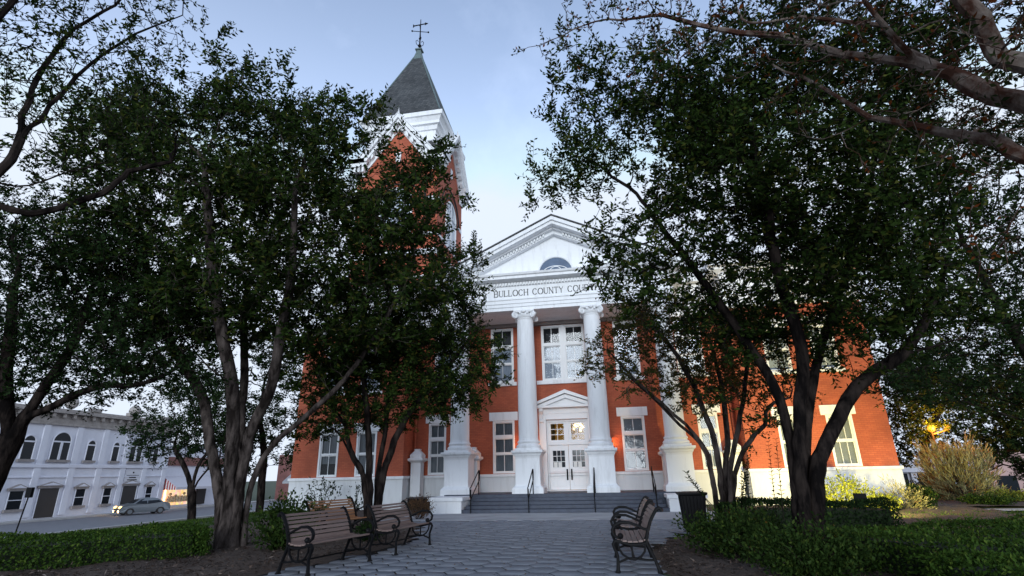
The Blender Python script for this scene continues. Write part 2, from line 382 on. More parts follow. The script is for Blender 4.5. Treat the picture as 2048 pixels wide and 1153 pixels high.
# road on the left, its kerb, walks and lawn strips
def strip(name, M, x0, x1, y0, y1, dz, step=2.0):
    xs = np.linspace(x0, x1, max(2, int((x1-x0)/1.0)+1)); ys = np.arange(y0, y1+.1, step)
    return sheet(name, M, None, xs, ys, dz)
strip('road', ASPH, -44.2, -31.5, -60, 120, .004)
b = MB(); b.box(-46.0, -44.2, -60, 120, -1.6, -1.36); tag(b.build('sidewalk', PATHM, bevel=.02), kind='structure')
b = MB(); b.box(-31.5, -31.2, -60, 120, -1.6, -1.37); tag(b.build('kerb', PATHM, bevel=.02), kind='structure')
strip('lawn_walk', PATHM, -21.6, -20.4, -40, 30, .012)
# right hand lawn walk, mulch bed behind it and far street
b = MB(); b.quad((8, -5.6, .012), (60, -3.2, .012), (60, -2.2, .012), (8, -4.6, .012)); tag(b.build('lawn_walk', PATHM), kind='structure')
bed('mulch_bed', 11.5, 34, -3.6, 4, lambda x, y: min(y+4.5+.046*(x-8)*-1+.0, 1) if x > 11.5 else -1, amp=.03)
b = MB(); b.box(-70, 120, 34, 46, -1.6, -1.48); tag(b.build('road', ASPH), kind='structure')

# grass blades on the lawn parts that show
def grass(name, regions, n, h0, h1, seed=1):
    r = np.random.default_rng(seed); P = []
    for (x0, x1, y0, y1, fr) in regions:
        k = int(n*fr); x = r.uniform(x0, x1, k); y = r.uniform(y0, y1, k)
        P.append(np.stack([x, y, [gz(a, c)-.03 for a, c in zip(x, y)]], 1))
    P = np.concatenate(P); N = len(P)
    d = np.stack([r.normal(0, .45, N), r.normal(0, .45, N), np.ones(N)], 1)
    nr = np.stack([r.normal(size=N), r.normal(size=N), np.zeros(N)+.05], 1)
    V, Fc = leaf_geo(P, d, nr, r.uniform(h0, h1, N), r.uniform(.012, .03, N))
    return tag(fastmesh(name, V, Fc, HEDGEL), kind='stuff')
grass('lawn_grass', [(7.5, 22, -13.5, -5.7, .5), (-21, -10, -13, 4, .3), (-31, -21, -10, 12, .2)], 60000, .06, .14)

# ------------------------------------------------------------------ COURTHOUSE
CT = thing('courthouse', 'red brick courthouse with white portico of four columns and pointed corner tower', 'courthouse')
def wall_front(b, x0, x1, z0, z1, y, ops, depth=.2, axis='y', sgn=1):
    """a wall face with real openings and reveals; axis y: face at Y=y looking to -Y; axis x: face at X=y"""
    xs = sorted(set([x0, x1]+[o[0] for o in ops]+[o[1] for o in ops])); zs = sorted(set([z0, z1]+[o[2] for o in ops]+[o[3] for o in ops]))
    P = (lambda a, c, z: (a, y+c, z)) if axis == 'y' else (lambda a, c, z: (y+c*sgn, a, z))
    for i in range(len(xs)-1):
        for j in range(len(zs)-1):
            cx, cz = (xs[i]+xs[i+1])/2, (zs[j]+zs[j+1])/2
            if any(o[0] < cx < o[1] and o[2] < cz < o[3] for o in ops): continue
            b.quad(P(xs[i],0,zs[j]), P(xs[i+1],0,zs[j]), P(xs[i+1],0,zs[j+1]), P(xs[i],0,zs[j+1]))
    for a0, a1, c0, c1 in ops:
        b.quad(P(a0,0,c0), P(a0,depth,c0), P(a0,depth,c1), P(a0,0,c1)); b.quad(P(a1,0,c0), P(a1,depth,c0), P(a1,depth,c1), P(a1,0,c1))
        b.quad(P(a0,0,c1), P(a0,depth,c1), P(a1,depth,c1), P(a1,0,c1)); b.quad(P(a0,0,c0), P(a0,depth,c0), P(a1,depth,c0), P(a1,0,c0))
def window(x0, x1, z0, z1, y, blind, transom=None, meet=.5, lintel=True, sill=True, cols=(2, 2, 2), sillz=None, parent=CT, partial=1.0, darktop=False):
    b = MB(); c = .085; e = .03
    b.box(x0, x0+c, y-e, y+.1, z0, z1); b.box(x1-c, x1, y-e, y+.1, z0, z1); b.box(x0+c, x1-c, y-e, y+.1, z1-c, z1); b.box(x0+c, x1-c, y-e, y+.1, z0, z0+.07)
    ix0, ix1, iz0, iz1 = x0+c, x1-c, z0+.07, z1-c
    zt = iz0+(iz1-iz0)*(transom if transom else 1.0)
    if transom: b.box(ix0, ix1, y-.02, y+.1, zt-.07, zt+.07)
    zm = iz0+(zt-iz0)*meet
    b.box(ix0, ix1, y+.03, y+.10, zm-.03, zm+.03)
    def lites(a, d, k, yy):
        w = .035
        b.box(ix0, ix0+w, yy, yy+.05, a, d); b.box(ix1-w, ix1, yy, yy+.05, a, d); b.box(ix0+w, ix1-w, yy, yy+.05, a, a+w); b.box(ix0+w, ix1-w, yy, yy+.05, d-w, d)
        for q in range(1, k):
            xx = ix0+(ix1-ix0)*q/k; b.box(xx-.012, xx+.012, yy+.005, yy+.045, a+w, d-w)
    if transom: lites(zt+.07, iz1, cols[0], y+.05)
    lites(zm+.03, zt-(.07 if transom else 0), cols[1], y+.045); lites(iz0, zm-.03, cols[2], y+.05)
    o = b.build('window', WHITE2, parent)
    g = MB(); g.quad((ix0, y+.075, iz0), (ix1, y+.075, iz0), (ix1, y+.075, iz1), (ix0, y+.075, iz1)); g.build('pane', GLASS, o)
    zb = iz0+(iz1-iz0)*(1-partial)
    g = MB(); g.quad((x0+.02, y+.16, zb), (x1-.02, y+.16, zb), (x1-.02, y+.16, zt if darktop else z1-.02), (x0+.02, y+.16, zt if darktop else z1-.02)); g.build('blind', blind, o)
    if darktop: g = MB(); g.quad((x0+.02, y+.19, zt-.1), (x1-.02, y+.19, zt-.1), (x1-.02, y+.19, z1-.01), (x0+.02, y+.19, z1-.01)); g.build('dark_sheet', DARKFILL, o)  # near-black sheet paints the dark porch ceiling reflection into the top lites
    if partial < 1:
        g = MB(); g.quad((x0+.02, y+.19, z0+.02), (x1-.02, y+.19, z0+.02), (x1-.02, y+.19, zb+.1), (x0+.02, y+.19, zb+.1)); g.build('dark_sheet', DARKFILL, o)  # flat dark sheet stands in for the unlit room below the blind
    if lintel:
        g = MB(); g.box(x0-.17, x1+.17, y-.06, y+.1, z1+.003, z1+.40); g.build('lintel', WHITE, o, bevel=.012)
    if sill:
        g = MB(); sz = sillz if sillz else z0-.14; g.box(x0-.14, x1+.14, y-.09, y+.1, sz, z0-.003); g.build('sill', WHITE, o, bevel=.01)
    return o
ZB = 1.40          # top of the water table
XC, XW, YW = 7.46, 13.0, -1.34
DEEP = 26.0
# --- recess wall (behind the portico) in brick
low = [(-3.537,-2.484,1.42,3.80),(2.484,3.537,1.42,3.80),(-6.72,-5.85,1.42,3.80),(5.85,6.72,1.42,3.80)]
upr = [(-1.055,1.055,5.62,8.33),(-3.6,-2.46,5.62,8.33),(2.46,3.6,5.62,8.33),(-6.5,-5.3,5.62,8.33),(5.3,6.5,5.62,8.33)]
door_op = [(-.97,.97,ZB,3.76)]
b = MB(); wall_front(b, -XC, XC, ZB, 8.36, 0, low+upr+door_op, .22); b.build('wall', BRICK, CT)
b = MB(); wall_front(b, -XC, XC, 0, ZB-.12, -.03, [(-.97,.97,.62,ZB-.12)], .25); b.build('base', BASEM, CT)
b = MB(); b.box(-XC, -.97, -.09, .0, ZB-.12, ZB); b.box(.97, XC, -.09, .0, ZB-.12, ZB); b.build('water_table', WHITE, CT, bevel=.012)
for x0, x1, z0, z1 in low:
    window(x0, x1, z0, z1, 0, CURTAIN2 if x0 < 0 else BLIND, transom=.70, meet=.52, sill=False)
for i, (x0, x1, z0, z1) in enumerate(upr):
    if i == 0:
        for (a, c) in ((-1.055, -.05), (.05, 1.055)): window(a, c, z0, z1, 0, CURTAIN, transom=.66, meet=.5, lintel=False, sill=False, darktop=True)
        b = MB(); b.box(-.05, .05, -.07, .1, z0, z1); b.build('mullion', WHITE2, CT)
        b = MB(); b.box(-1.34, 1.34, -.10, .1, 5.43, z0-.003); b.build('sill', WHITE, CT, bevel=.012)
    else: window(x0, x1, z0, z1, 0, CURTAIN, transom=.66, meet=.5, lintel=False, sillz=5.44, darktop=True)
# --- wings
def wing(s):
    X0, X1 = (XC, XW) if s > 0 else (-XW, -XC)
    wl = sorted([(s*8.80, s*9.80), (s*10.69, s*11.68)]); wl = [tuple(sorted(w)) for w in wl]
    ops = [(a, c, 1.42, 3.42) for a, c in wl] + [(a, c, 5.3, 7.23) for a, c in wl]
    b = MB(); wall_front(b, X0, X1, ZB, 8.21, YW, ops, .2)
    xi, xo = s*XC, s*XW
    b.quad((xi, YW, ZB), (xi, 0, ZB), (xi, 0, 8.21), (xi, YW, 8.21)); b.quad((xo, YW, ZB), (xo, DEEP, ZB), (xo, DEEP, 8.21), (xo, YW, 8.21))
    b.quad((X0, DEEP, ZB), (X1, DEEP, ZB), (X1, DEEP, 8.21), (X0, DEEP, 8.21))
    o = b.build('wing_wall', BRICK, CT)
    b = MB(); b.box(X0-.03, X1+.03, YW-.05, 0.0, 0, ZB-.12); b.box(X0-.03, X1+.03, -.02, DEEP, 0, ZB-.13); b.build('base', BASEM, CT)
    b = MB(); b.box(X0-.09, X1+.09, YW-.11, .0, ZB-.12, ZB); b.box(X0-.088, X1+.088, 0.001, DEEP, ZB-.12, ZB-.002); b.build('water_table', WHITE, CT, bevel=.012)
    for i, (a, c) in enumerate(wl):
        lowblind = BLIND if s > 0 else CURTAIN2
        window(a, c, 1.42, 3.42, YW, lowblind, meet=.5, sill=False, cols=(2, 3, 3) if s > 0 else (2, 2, 2), partial=1.0 if s > 0 or i else .72)
        window(a, c, 5.3, 7.23, YW, CURTAIN, meet=.5, cols=(2, 2, 2))
    # white frieze and cornice
    b = MB(); b.box(X0-.06, X1+.06, YW-.06, 0, 8.213, 9.95)
    b.box(X0-.10, X1+.10, YW-.10, 0.02, 8.30, 8.42); b.box(X0-.10, X1+.10, YW-.10, .02, 8.8, 8.88)
    b.box(X0-.061, X1+.061, .001, DEEP, 8.213, 9.95)
    o = b.build('frieze', WHITE, CT, bevel=.01)
    b = MB(); b.prism([(YW-.06, 9.90), (YW-.28, 10.05), (YW-.28, 10.14), (YW-.5, 10.18), (YW-.55, 10.48), (YW-.5, 10.52), (0, 10.5), (0, 9.95)], X0-.55, X1+.55, 'x')
    b.box(X0-.55, X1+.55, .001, DEEP, 10.14, 10.5); b.build('cornice', WHITE, CT)
    b = MB(); k = int((X1-X0)/.21)
    for i in range(k): xx = X0+(X1-X0)*(i+.5)/k; b.box(xx-.05, xx+.05, YW-.17, YW-.06, 9.74, 9.89)
    b.build('dentils', WHITE2, CT)
    b = MB(); b.box(X0, X1, YW+.05, DEEP-.05, 10.505, 10.6); b.build('roof', SLATE, CT)
wing(1); wing(-1)
b = MB(); b.box(-XC-.002, XC+.002, 0.001, DEEP, 8.365, 9.949); b.box(-XC, XC, -.1, 0, 8.36, 9.90); b.build('frieze', WHITE, CT)
b = MB(); b.box(-XC, XC, -.45, 0, 9.95, 10.48); b.box(-XC, XC, .001, DEEP, 9.951, 10.49); b.build('cornice', WHITE, CT)
# a dark hall behind the front walls so that nothing shows through
b = MB(); b.box(-XC+.05, -.99, .26, 4, .62, 8.3); b.box(.99, XC-.05, .26, 4, .62, 8.3); b.build('interior', DARKFILL, CT)
# downspouts in the corners of the recess
for s in (-1, 1):
    b = MB(); b.tube([(s*(XC-.12), -.16, .1), (s*(XC-.12), -.16, 8.2)], .055, 8); b.tube([(s*(XC-.12), -.16, 1.0), (s*(XC-.12), -.16, 1.2)], .07, 8); b.build('downspout', BRICK, CT, smooth=True)
# --- porch floor and steps
ZP = .62
b = MB(); b.box(-4.98, 4.98, -2.97, -.04, 0, ZP); b.build('porch_floor', STEPM, CT, bevel=.012)
b = MB(); n = 5
for i in range(n-1): b.box(-3.9+.1*i, 3.9-.1*i, -4.25+.32*i, -2.972, (ZP/n*i)+(.001 if i else 0), ZP/n*(i+1))
b.build('steps', STEPM, CT, bevel=.012)
for s in (-1, 1):
    b = MB()
    poly = [(s*5.2, 0), (s*3.72, 0), (s*3.86, .5), (s*5.2, .5)]
    b.prism([(5.14*s, -.05), (3.88*s, -.05), (3.88*s, .44), (5.14*s, .44)], -4.27, -2.0, 'y')
    b.box(*sorted((s*3.82, s*5.24)), -4.33, -1.94, .44, .58)
    b.build('step_block', WHITE, CT, bevel=.015)
# --- columns on pedestals
def column(x, yc, zb, name='column'):
    b = MB(); h = .655
    b.sqlathe([(h, 0), (h, .22), (h*.97, .25), (h*.93, .29), (h*.84, .33), (h*.80, .39), (h*.79, 1.42+.58-zb), (h*.82, 1.50+.58-zb), (h*.86, 1.53+.58-zb), (h*.90, 1.60+.58-zb), (h*1.02, 1.66+.58-zb), (h*1.02, 1.745+.58-zb), (h*.80, 1.76+.58-zb)], x, yc, zb)
    o = b.build('column', WHITE, CT, bevel=.008)
    b = MB()
    b.box(x-.53, x+.53, yc-.53, yc+.53, 2.335, 2.42)
    b.lathe([(.50, 0), (.53, .04), (.535, .09), (.50, .14), (.465, .16), (.455, .20), (.48, .22), (.49, .26), (.47, .30), (.44, .31), (.435, .345), (.425, .40)], x, yc, 36, 2.42)
    r0, r1 = .42, .372
    b.lathe([(r0+.004-(r0-r1)*(t**1.6), 2.80+5.30*t) for t in np.linspace(0, 1, 13)] + [(r1+.02, 8.12), (r1+.025, 8.16), (r1, 8.19)], x, yc, 36)
    b.build('shaft', WHITE, o, smooth=True)
    # ionic capital: abacus, egg band, angled volutes
    b = MB(); b.box(x-.47, x+.47, yc-.47, yc+.47, 8.47, 8.535)
    b.lathe([(r1, 8.16), (r1+.06, 8.22), (r1+.09, 8.3), (r1+.03, 8.34), (r1+.03, 8.47)], x, yc, 32)
    for sx in (-1, 1):
        for sy in (-1, 1):
            c = Vector((x+sx*.43, yc+sy*.43, 8.31)); ax = Vector((sx, -sy, 0)).normalized()  # drum axis across the diagonal
            rad = Vector((sx, sy, 0)).normalized()
            pts = []; rr = []
            for t in np.linspace(0, 1, 26):
                a = math.pi/2+t*2*math.pi*1.6*(1); q = .165*(1-t*.82)
                pts.append(c+rad*(-math.cos(a)*q*-1)+Vector((0,0,1))*math.sin(a)*q); rr.append(.062*(1-t*.35))
            b.tube(pts, rr, 7); b.sphere(c, .055, 8, 5)
            b.tube([Vector((x+sx*.12, yc+sy*.40, 8.45)), Vector((x+sx*.3, yc+sy*.42, 8.46)), c+Vector((0,0,.165))], [.05, .055, .06], 7)
            b.tube([Vector((x+sx*.40, yc+sy*.12, 8.45)), Vector((x+sx*.42, yc+sy*.3, 8.46)), c+Vector((0,0,.165))], [.05, .055, .06], 7)
    for dx, dy in ((0, -1), (0, 1), (1, 0), (-1, 0)):
        b.sphere((x+dx*.46, yc+dy*.46, 8.46), .09, 8, 6)
        for e in (-.16, .16): b.sphere((x+dx*.43+(e if dy else 0), yc+dy*.43+(e if dx else 0), 8.38), .055, 6, 5)
    b.build('capital', WHITE, o, smooth=True)
YC = -2.64+.655
for x in (-4.61, -1.533, 1.533, 4.61): column(x, YC, .58)
# half height pier posts behind the outer pedestals
def post(x, y, h=1.98, r=.24):
    b = MB(); b.sqlathe([(r+.06, 0), (r+.06, .14), (r, .18), (r, h-.1), (r+.05, h-.06), (r+.13, h), (r+.13, h+.09), (r+.04, h+.11), (r+.05, h+.24), (r-.02, h+.33), (r-.1, h+.42), (r-.12, h+.45), (r-.10, h+.5), (r-.14, h+.52)], x, y, .1)
    b.build('pier', WHITE, CT, bevel=.008)
for s in (-1, 1): post(s*7.1, -.42); post(s*4.35, -.62, 1.98, .26)
# --- entablature and pediment
EX, YE = 5.12, -2.36          # architrave half width and face
b = MB()
for zz, pr in ((8.54, 0), (8.70, .03), (8.86, .06)): b.box(-EX-pr, EX+pr, YE-pr, .0, zz, zz+.155+(.0 if pr < .06 else .02))
b.box(-EX-.10, EX+.10, YE-.10, -.02, 9.036, 9.10); b.box(-EX, EX, YE, -.01, 9.101, 9.72)
b.build('entablature', WHITE, CT, bevel=.01)
b = MB(); b.box(-3.35, 3.35, YE-.012, YE+.02, 9.13, 9.66); b.build('name_panel', WHITE, CT)
b = MB(); k = 74
for i in range(k):
    xx = -EX-.05+(2*EX+.1)*(i+.5)/k; b.box(xx-.043, xx+.043, YE-.14, YE, 9.74, 9.87)
for sx in (-1, 1):
    for j in range(15): yv = YE+.1+j*.145; b.box(*sorted((sx*(EX), sx*(EX+.14))), yv-.043, yv+.043, 9.74, 9.87)
b.build('dentils', WHITE2, CT)
b = MB(); b.box(-EX-.03, EX+.03, YE-.03, 0, 9.72, 9.905)
b.prism([(YE-.03, 9.88), (YE-.20, 9.91), (YE-.48, 9.95), (YE-.48, 10.07), (YE-.56, 10.10), (YE-.60, 10.19), (YE+.1, 10.26), (-.02, 10.2), (-.02, 9.9)], -EX-.58, EX+.58, 'x')
b.build('cornice', WHITE, CT)
AP = 12.92; HX = EX+.62
slope = (AP-10.2)/HX
YT = -1.95
b = MB(); b.prism([(-EX+.1, 10.21), (EX-.1, 10.21), (0, AP-.55)], YT, -.02, 'y'); b.build('tympanum', WHITE, CT)
b = MB()
for sx in (-1, 1):
    def rake(o0, o1, y0, y1, base=10.2):     # sloped beam between perpendicular offsets o0..o1 under the roof line
        x_out = HX
        b.prism([(sx*x_out, base-o1), (0, AP-o1), (0, AP-o0), (sx*x_out, base-o0)], y0, y1, 'y')
    rake(.02, .20, YE-.60, -.02); rake(.20, .36, YE-.50, -.03); rake(.36, .44, YE-.12, -.04); rake(.44, .62, YE+.10, -.05)
b.build('raking_cornice', WHITE, CT)
b = MB(); k = 34
for sx in (-1, 1):
    for i in range(k):
        xx = HX*(.07+.86*(i+.5)/k); zz = AP-slope*xx
        b.prism([(sx*(xx-.04), zz-.57+slope*.04*1), (sx*(xx+.04), zz-.57-slope*.04), (sx*(xx+.04), zz-.45-slope*.04), (sx*(xx-.04), zz-.45+slope*.04)], YE-.02, YE+.10, 'y')
b.build('dentils', WHITE2, CT)
b = MB()
for sx in (-1, 1): b.prism([(sx*(HX+.04), 10.19), (0, AP-.0), (0, AP+.07), (sx*(HX+.04), 10.26)], YE-.64, 6, 'y')
b.build('portico_roof', SLATE, CT)
# half round fanlight
FZ, FR = 10.36, .84
b = MB()
arc = [(FR*math.cos(a), FZ+FR*math.sin(a)) for a in np.linspace(0, math.pi, 25)]
b.tube([(x, YT-.03, z) for x, z in arc], .055, 8); b.box(-FR-.08, FR+.08, YT-.08, YT, FZ-.08, FZ)
b.prism([(-.11, FZ+FR-.05), (.11, FZ+FR-.05), (.15, FZ+FR+.34), (-.15, FZ+FR+.34)], YT-.07, YT, 'y')
o = b.build('fanlight', WHITE2, CT)
b = MB(); b.prism([(x*.97, FZ+(z-FZ)*.97) for x, z in arc], YT-.02, YT-.005, 'y'); b.build('pane', mat('fanlight_glass', (.10, .14, .21), .2, .2, 2, spec=.15), o)
b = MB()
for k, (q, h) in enumerate(((.62, .34), (.30, .30))):
    b.tube([(q*math.cos(a), YT-.035, FZ+.03+h*math.sin(a)) for a in np.linspace(0, math.pi, 17)], .02, 6)
b.build('muntin', WHITE2, o)
# porch ceiling and beam
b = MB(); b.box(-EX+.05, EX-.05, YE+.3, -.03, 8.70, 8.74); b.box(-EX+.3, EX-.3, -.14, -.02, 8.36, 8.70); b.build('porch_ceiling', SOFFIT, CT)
# carved name
STK = {'B': [((0,0),(0,1),1),((0,1),(.38,1),0),((.38,1),(.52,.9),1),((.52,.9),(.52,.65),1),((.52,.65),(.36,.54),0),((0,.54),(.36,.54),0),((.36,.54),(.58,.42),0),((.58,.42),(.58,.14),1),((.58,.14),(.4,0),1),((0,0),(.4,0),0)],
 'U': [((.04,1),(.04,.25),1),((.04,.25),(.16,.04),1),((.16,.04),(.42,0),0),((.42,0),(.6,.2),0),((.6,.2),(.6,1),0)],
 'L': [((.04,0),(.04,1),1),((.04,0),(.5,0),0),((.5,0),(.52,.2),0)],
 'C': 'c', 'O': 'o', 'H': [((.04,0),(.04,1),1),((.6,0),(.6,1),1),((.04,.5),(.6,.5),0)],
 'N': [((.04,0),(.04,1),0),((.04,1),(.6,0),1),((.6,0),(.6,1),0)], 'T': [((.3,0),(.3,1),1),((0,1),(.6,1),0),((0,1),(0,.84),0),((.6,1),(.6,.84),0)],
 'Y': [((0,1),(.3,.48),1),((.6,1),(.3,.48),0),((.3,.48),(.3,0),1)],
 'R': [((.04,0),(.04,1),1),((.04,1),(.4,1),0),((.4,1),(.54,.88),1),((.54,.88),(.54,.64),1),((.54,.64),(.38,.52),0),((.04,.52),(.38,.52),0),((.3,.52),(.64,0),1)],
 'S': [((.5,.82),(.4,.97),0),((.4,.97),(.2,.98),0),((.2,.98),(.06,.82),1),((.06,.82),(.1,.6),1),((.1,.6),(.44,.42),1),((.44,.42),(.5,.2),1),((.5,.2),(.36,.03),0),((.36,.03),(.14,.02),0),((.14,.02),(.03,.2),0)],
 'E': [((.04,0),(.04,1),1),((.04,1),(.48,1),0),((.04,.52),(.38,.52),0),((.04,0),(.52,0),0),((.48,1),(.48,.86),0),((.52,0),(.52,.16),0)]}
WID = {'O': .78, 'C': .68, 'L': .55, 'S': .54, 'E': .56, 'B': .62, 'U': .66, 'H': .66, 'N': .66, 'T': .62, 'Y': .62, 'R': .66}
def text(b, s, x0, x1, zb, h, y, P=None):
    P = P or (lambda a, z, d: (a, y-d, z))
    tot = sum((WID.get(c, .42)+.17) for c in s)-.17; k = (x1-x0)/tot; x = x0
    def stroke(p, q, heavy):
        w = (.20 if heavy else .11)*h*.62
        p, q = Vector((p[0]*k+x, p[1]*h+zb)), Vector((q[0]*k+x, q[1]*h+zb)); d = (q-p).normalized(); nn = Vector((-d.y, d.x))*w/2
        p -= d*w*.3; q += d*w*.3
        c = [p-nn, q-nn, q+nn, p+nn]
        b.add([P(e.x, e.y, 0) for e in c]+[P(e.x, e.y, .012) for e in c], [(4,5,6,7),(0,1,5,4),(1,2,6,5),(2,3,7,6),(3,0,4,7)])
    for c in s:
        if c in STK:
            d = STK[c]
            if isinstance(d, str):
                w = WID[c]; a0, a1 = (0, 2*math.pi) if d == 'o' else (.75, 2*math.pi-.75)
                A = np.linspace(a0, a1, 17)
                for i in range(16):
                    p = (w/2+w/2*math.cos(A[i]), .5+.51*math.sin(A[i])); q = (w/2+w/2*math.cos(A[i+1]), .5+.51*math.sin(A[i+1]))
                    stroke(p, q, abs(math.cos((A[i]+A[i+1])/2)) > .55)
            else:
                for p, q, hv in d:
                    stroke(p, q, hv)
                    if abs(p[0]-q[0]) < .01 and abs(p[1]-q[1]) > .6:
                        for e in (p, q):
                            if e[1] in (0, 1): stroke((e[0]-.09, e[1]), (e[0]+.09, e[1]), 0)
        x += (WID.get(c, .42)+.17)*k
b = MB(); text(b, 'BULLOCH COUNTY COURTHOUSE', -2.9, 2.92, 9.24, .285, YE-.014); b.build('lettering', LETTER, CT)
# --- the entrance: surround, pediment hood, double door, transom with lit chandelier
b = MB()
for s in (-1, 1): b.box(*sorted((s*.97, s*1.30)), -.12, .1, ZP, 4.02)
b.box(-.97, .97, -.12, .2, 3.765, 4.02); b.box(-1.30, 1.30, -.121, .1, 4.021, 4.28)
dsur = b.build('door_surround', DOORM, CT, bevel=.012)
b = MB(); b.box(-1.45, 1.45, -.42, .0, 4.283, 4.39)
for sx in (-1, 1):
    b.prism([(sx*1.5, 4.392), (sx*1.5, 4.52), (0, 5.10), (0, 4.93)], -.45, -.001, 'y'); b.prism([(sx*1.42, 4.392), (0, 4.90), (0, 4.72), (sx*.95, 4.392)], -.33, -.002, 'y')
b.prism([(-1.3, 4.391), (1.3, 4.391), (0, 4.9)], -.18, -.003, 'y')
b.build('door_hood', DOORM, CT, bevel=.006)
for s in (-1, 1):
    b = MB(); x = s*1.16
    b.prism([(-.12, 3.62), (-.2, 3.66), (-.2, 3.74), (-.16, 3.8), (-.2, 4.0), (-.36, 4.14), (-.38, 4.28), (-.12, 4.28)], x-.09, x+.09, 'x')
    b.build('bracket', DOORM, CT, bevel=.01)
# frame + leaves
ys_ = .10
b = MB(); b.box(-.97, -.90, ys_-.06, ys_+.1, ZP, 3.76); b.box(.90, .97, ys_-.06, ys_+.1, ZP, 3.76); b.box(-.90, .90, ys_-.06, ys_+.1, 2.62, 2.76)
b.box(-.90, .90, ys_-.061, ys_+.1, 3.66, 3.76); b.box(-.05, .05, ys_-.06, ys_+.1, 2.76, 3.66); b.box(-.9, .9, -.1, .3, ZP, ZP+.035)
o = b.build('door_frame', DOORM, CT, bevel=.006)
b = MB()
for s in (-1, 1):
    xa, xb = sorted((s*.05, s*.90)); b.box(xa, xa+.12, ys_, ys_+.06, 2.76, 3.66); b.box(xb-.12, xb, ys_, ys_+.06, 2.76, 3.66); b.box(xa+.12, xb-.12, ys_, ys_+.06, 2.76, 2.84); b.box(xa+.12, xb-.12, ys_, ys_+.06, 3.58, 3.66)
    x0, x1, z0, z1 = xa+.12, xb-.12, 2.84, 3.58
    xm = (x0+x1)/2; b.box(xm-.013, xm+.013, ys_+.01, ys_+.05, z0, z1)
    for q in (1, 2): zz = z0+(z1-z0)*q/3; b.box(x0, x1, ys_+.012, ys_+.048, zz-.013, zz+.013)
tr = b.build('transom', DOORM, o)
b = MB(); b.quad((-.8, ys_+.03, 2.8), (.8, ys_+.03, 2.8), (.8, ys_+.03, 3.6), (-.8, ys_+.03, 3.6)); b.build('pane', GLASS, tr)
for s in (-1, 1):
    b = MB(); xa, xb = sorted((s*.006, s*.898)); z0, z1 = ZP+.05, 2.615; yf, yb = ys_, ys_+.05
    lx0, lx1, lz0, lz1 = xa+.17, xb-.17, 1.64, 2.37
    b.box(xa, lx0, yf, yb, z0, z1); b.box(lx1, xb, yf, yb, z0, z1); b.box(lx0, lx1, yf, yb, lz1, z1); b.box(lx0, lx1, yf, yb, z0, lz0)
    for q in (1, 2):
        xx = lx0+(lx1-lx0)*q/3; b.box(xx-.012, xx+.012, yf+.008, yb-.008, lz0, lz1); zz = lz0+(lz1-lz0)*q/3; b.box(lx0, lx1, yf+.01, yb-.01, zz-.012, zz+.012)
    # raised moulding of the lower panel and lock rail
    for (px0, px1, pz0, pz1) in ((xa+.15, xb-.15, .80, 1.38),):
        b.box(px0, px1, yf-.012, yf, pz1-.03, pz1); b.box(px0, px1, yf-.012, yf, pz0, pz0+.03); b.box(px0, px0+.03, yf-.012, yf, pz0+.03, pz1-.03); b.box(px1-.03, px1, yf-.012, yf, pz0+.03, pz1-.03)
    b.box(xa+.13, xb-.13, yf-.014, yf, 1.46, 1.50)
    d = b.build('door', DOORM, CT, bevel=.004)
    b = MB(); b.quad((lx0, yf+.03, lz0), (lx1, yf+.03, lz0), (lx1, yf+.03, lz1), (lx0, yf+.03, lz1)); b.build('pane', DARKGLASS, d)
    b = MB(); hx = s*.10; b.tube([(hx, yf-.02, 1.12), (hx, yf-.07, 1.18), (hx, yf-.07, 1.46), (hx, yf-.02, 1.52)], .022, 8); b.box(hx-.035, hx+.035, yf-.02, yf, 1.08, 1.56); b.build('handle', IRON, d)
    b = MB()
    for k in range(2): px0 = lx0+.03+k*.20; b.quad((px0, yf-.004, 1.62), (px0+.17, yf-.004, 1.62), (px0+.17, yf-.004, 1.86), (px0, yf-.004, 1.86))
    b.build('notice', mat('paper_notice', (.72, .72, .70), .8), d)
b = MB()
for (q0, q1) in (((-2.2, .3), (-2.2, 5)), ((2.2, .3), (2.2, 5)), ((-2.2, 5), (2.2, 5))): b.quad((*q0, .62), (*q1, .62), (*q1, 4.6), (*q0, 4.6))
b.quad((-2.2, .3, 4.6), (2.2, .3, 4.6), (2.2, 5, 4.6), (-2.2, 5, 4.6)); b.quad((-2.2, .3, .62), (2.2, .3, .62), (2.2, 5, .62), (-2.2, 5, .62))
hall = b.build('hall', mat('hall_ochre', (.62, .42, .10), .8, .15, 1), CT)
CH_ = thing('chandelier', 'lit chandelier of round warm bulbs hanging inside the transom above the doors', 'chandelier', (.42, 1.7, 0))
b = MB(); b.tube([(0,0,4.6), (0,0,3.95)], .012, 6)
bl = []
rb = random.Random(4)
for k in range(12):
    a = k*2.4; q = .10+.20*(k/12); z = 3.78-.035*k+rb.uniform(-.03, .03)
    if k == 0: q, z = .22, 3.98; a = 2.6
    p_ = (q*math.cos(a), q*math.sin(a), z); bl.append(p_); b.tube([(0,0,3.95), (p_[0]*.5, p_[1]*.5, 4.0), (p_[0], p_[1], p_[2]+.06)], .008, 5)
b.build('frame', IRON, CH_)
for p_ in bl:
    b = MB(); b.sphere(p_, .055, 10, 6); b.build('bulb', emit('warm_bulb', (1, .62, .20), 3.2), CH_, smooth=True)
pl = bpy.data.lights.new('hall_lamp', 'POINT'); pl.energy = 42; pl.color = (1, .66, .22); pl.shadow_soft_size = .3
lo = bpy.data.objects.new('hall_lamp', pl); COL.objects.link(lo); lo.parent = CH_; lo.location = (0, .25, 3.6)
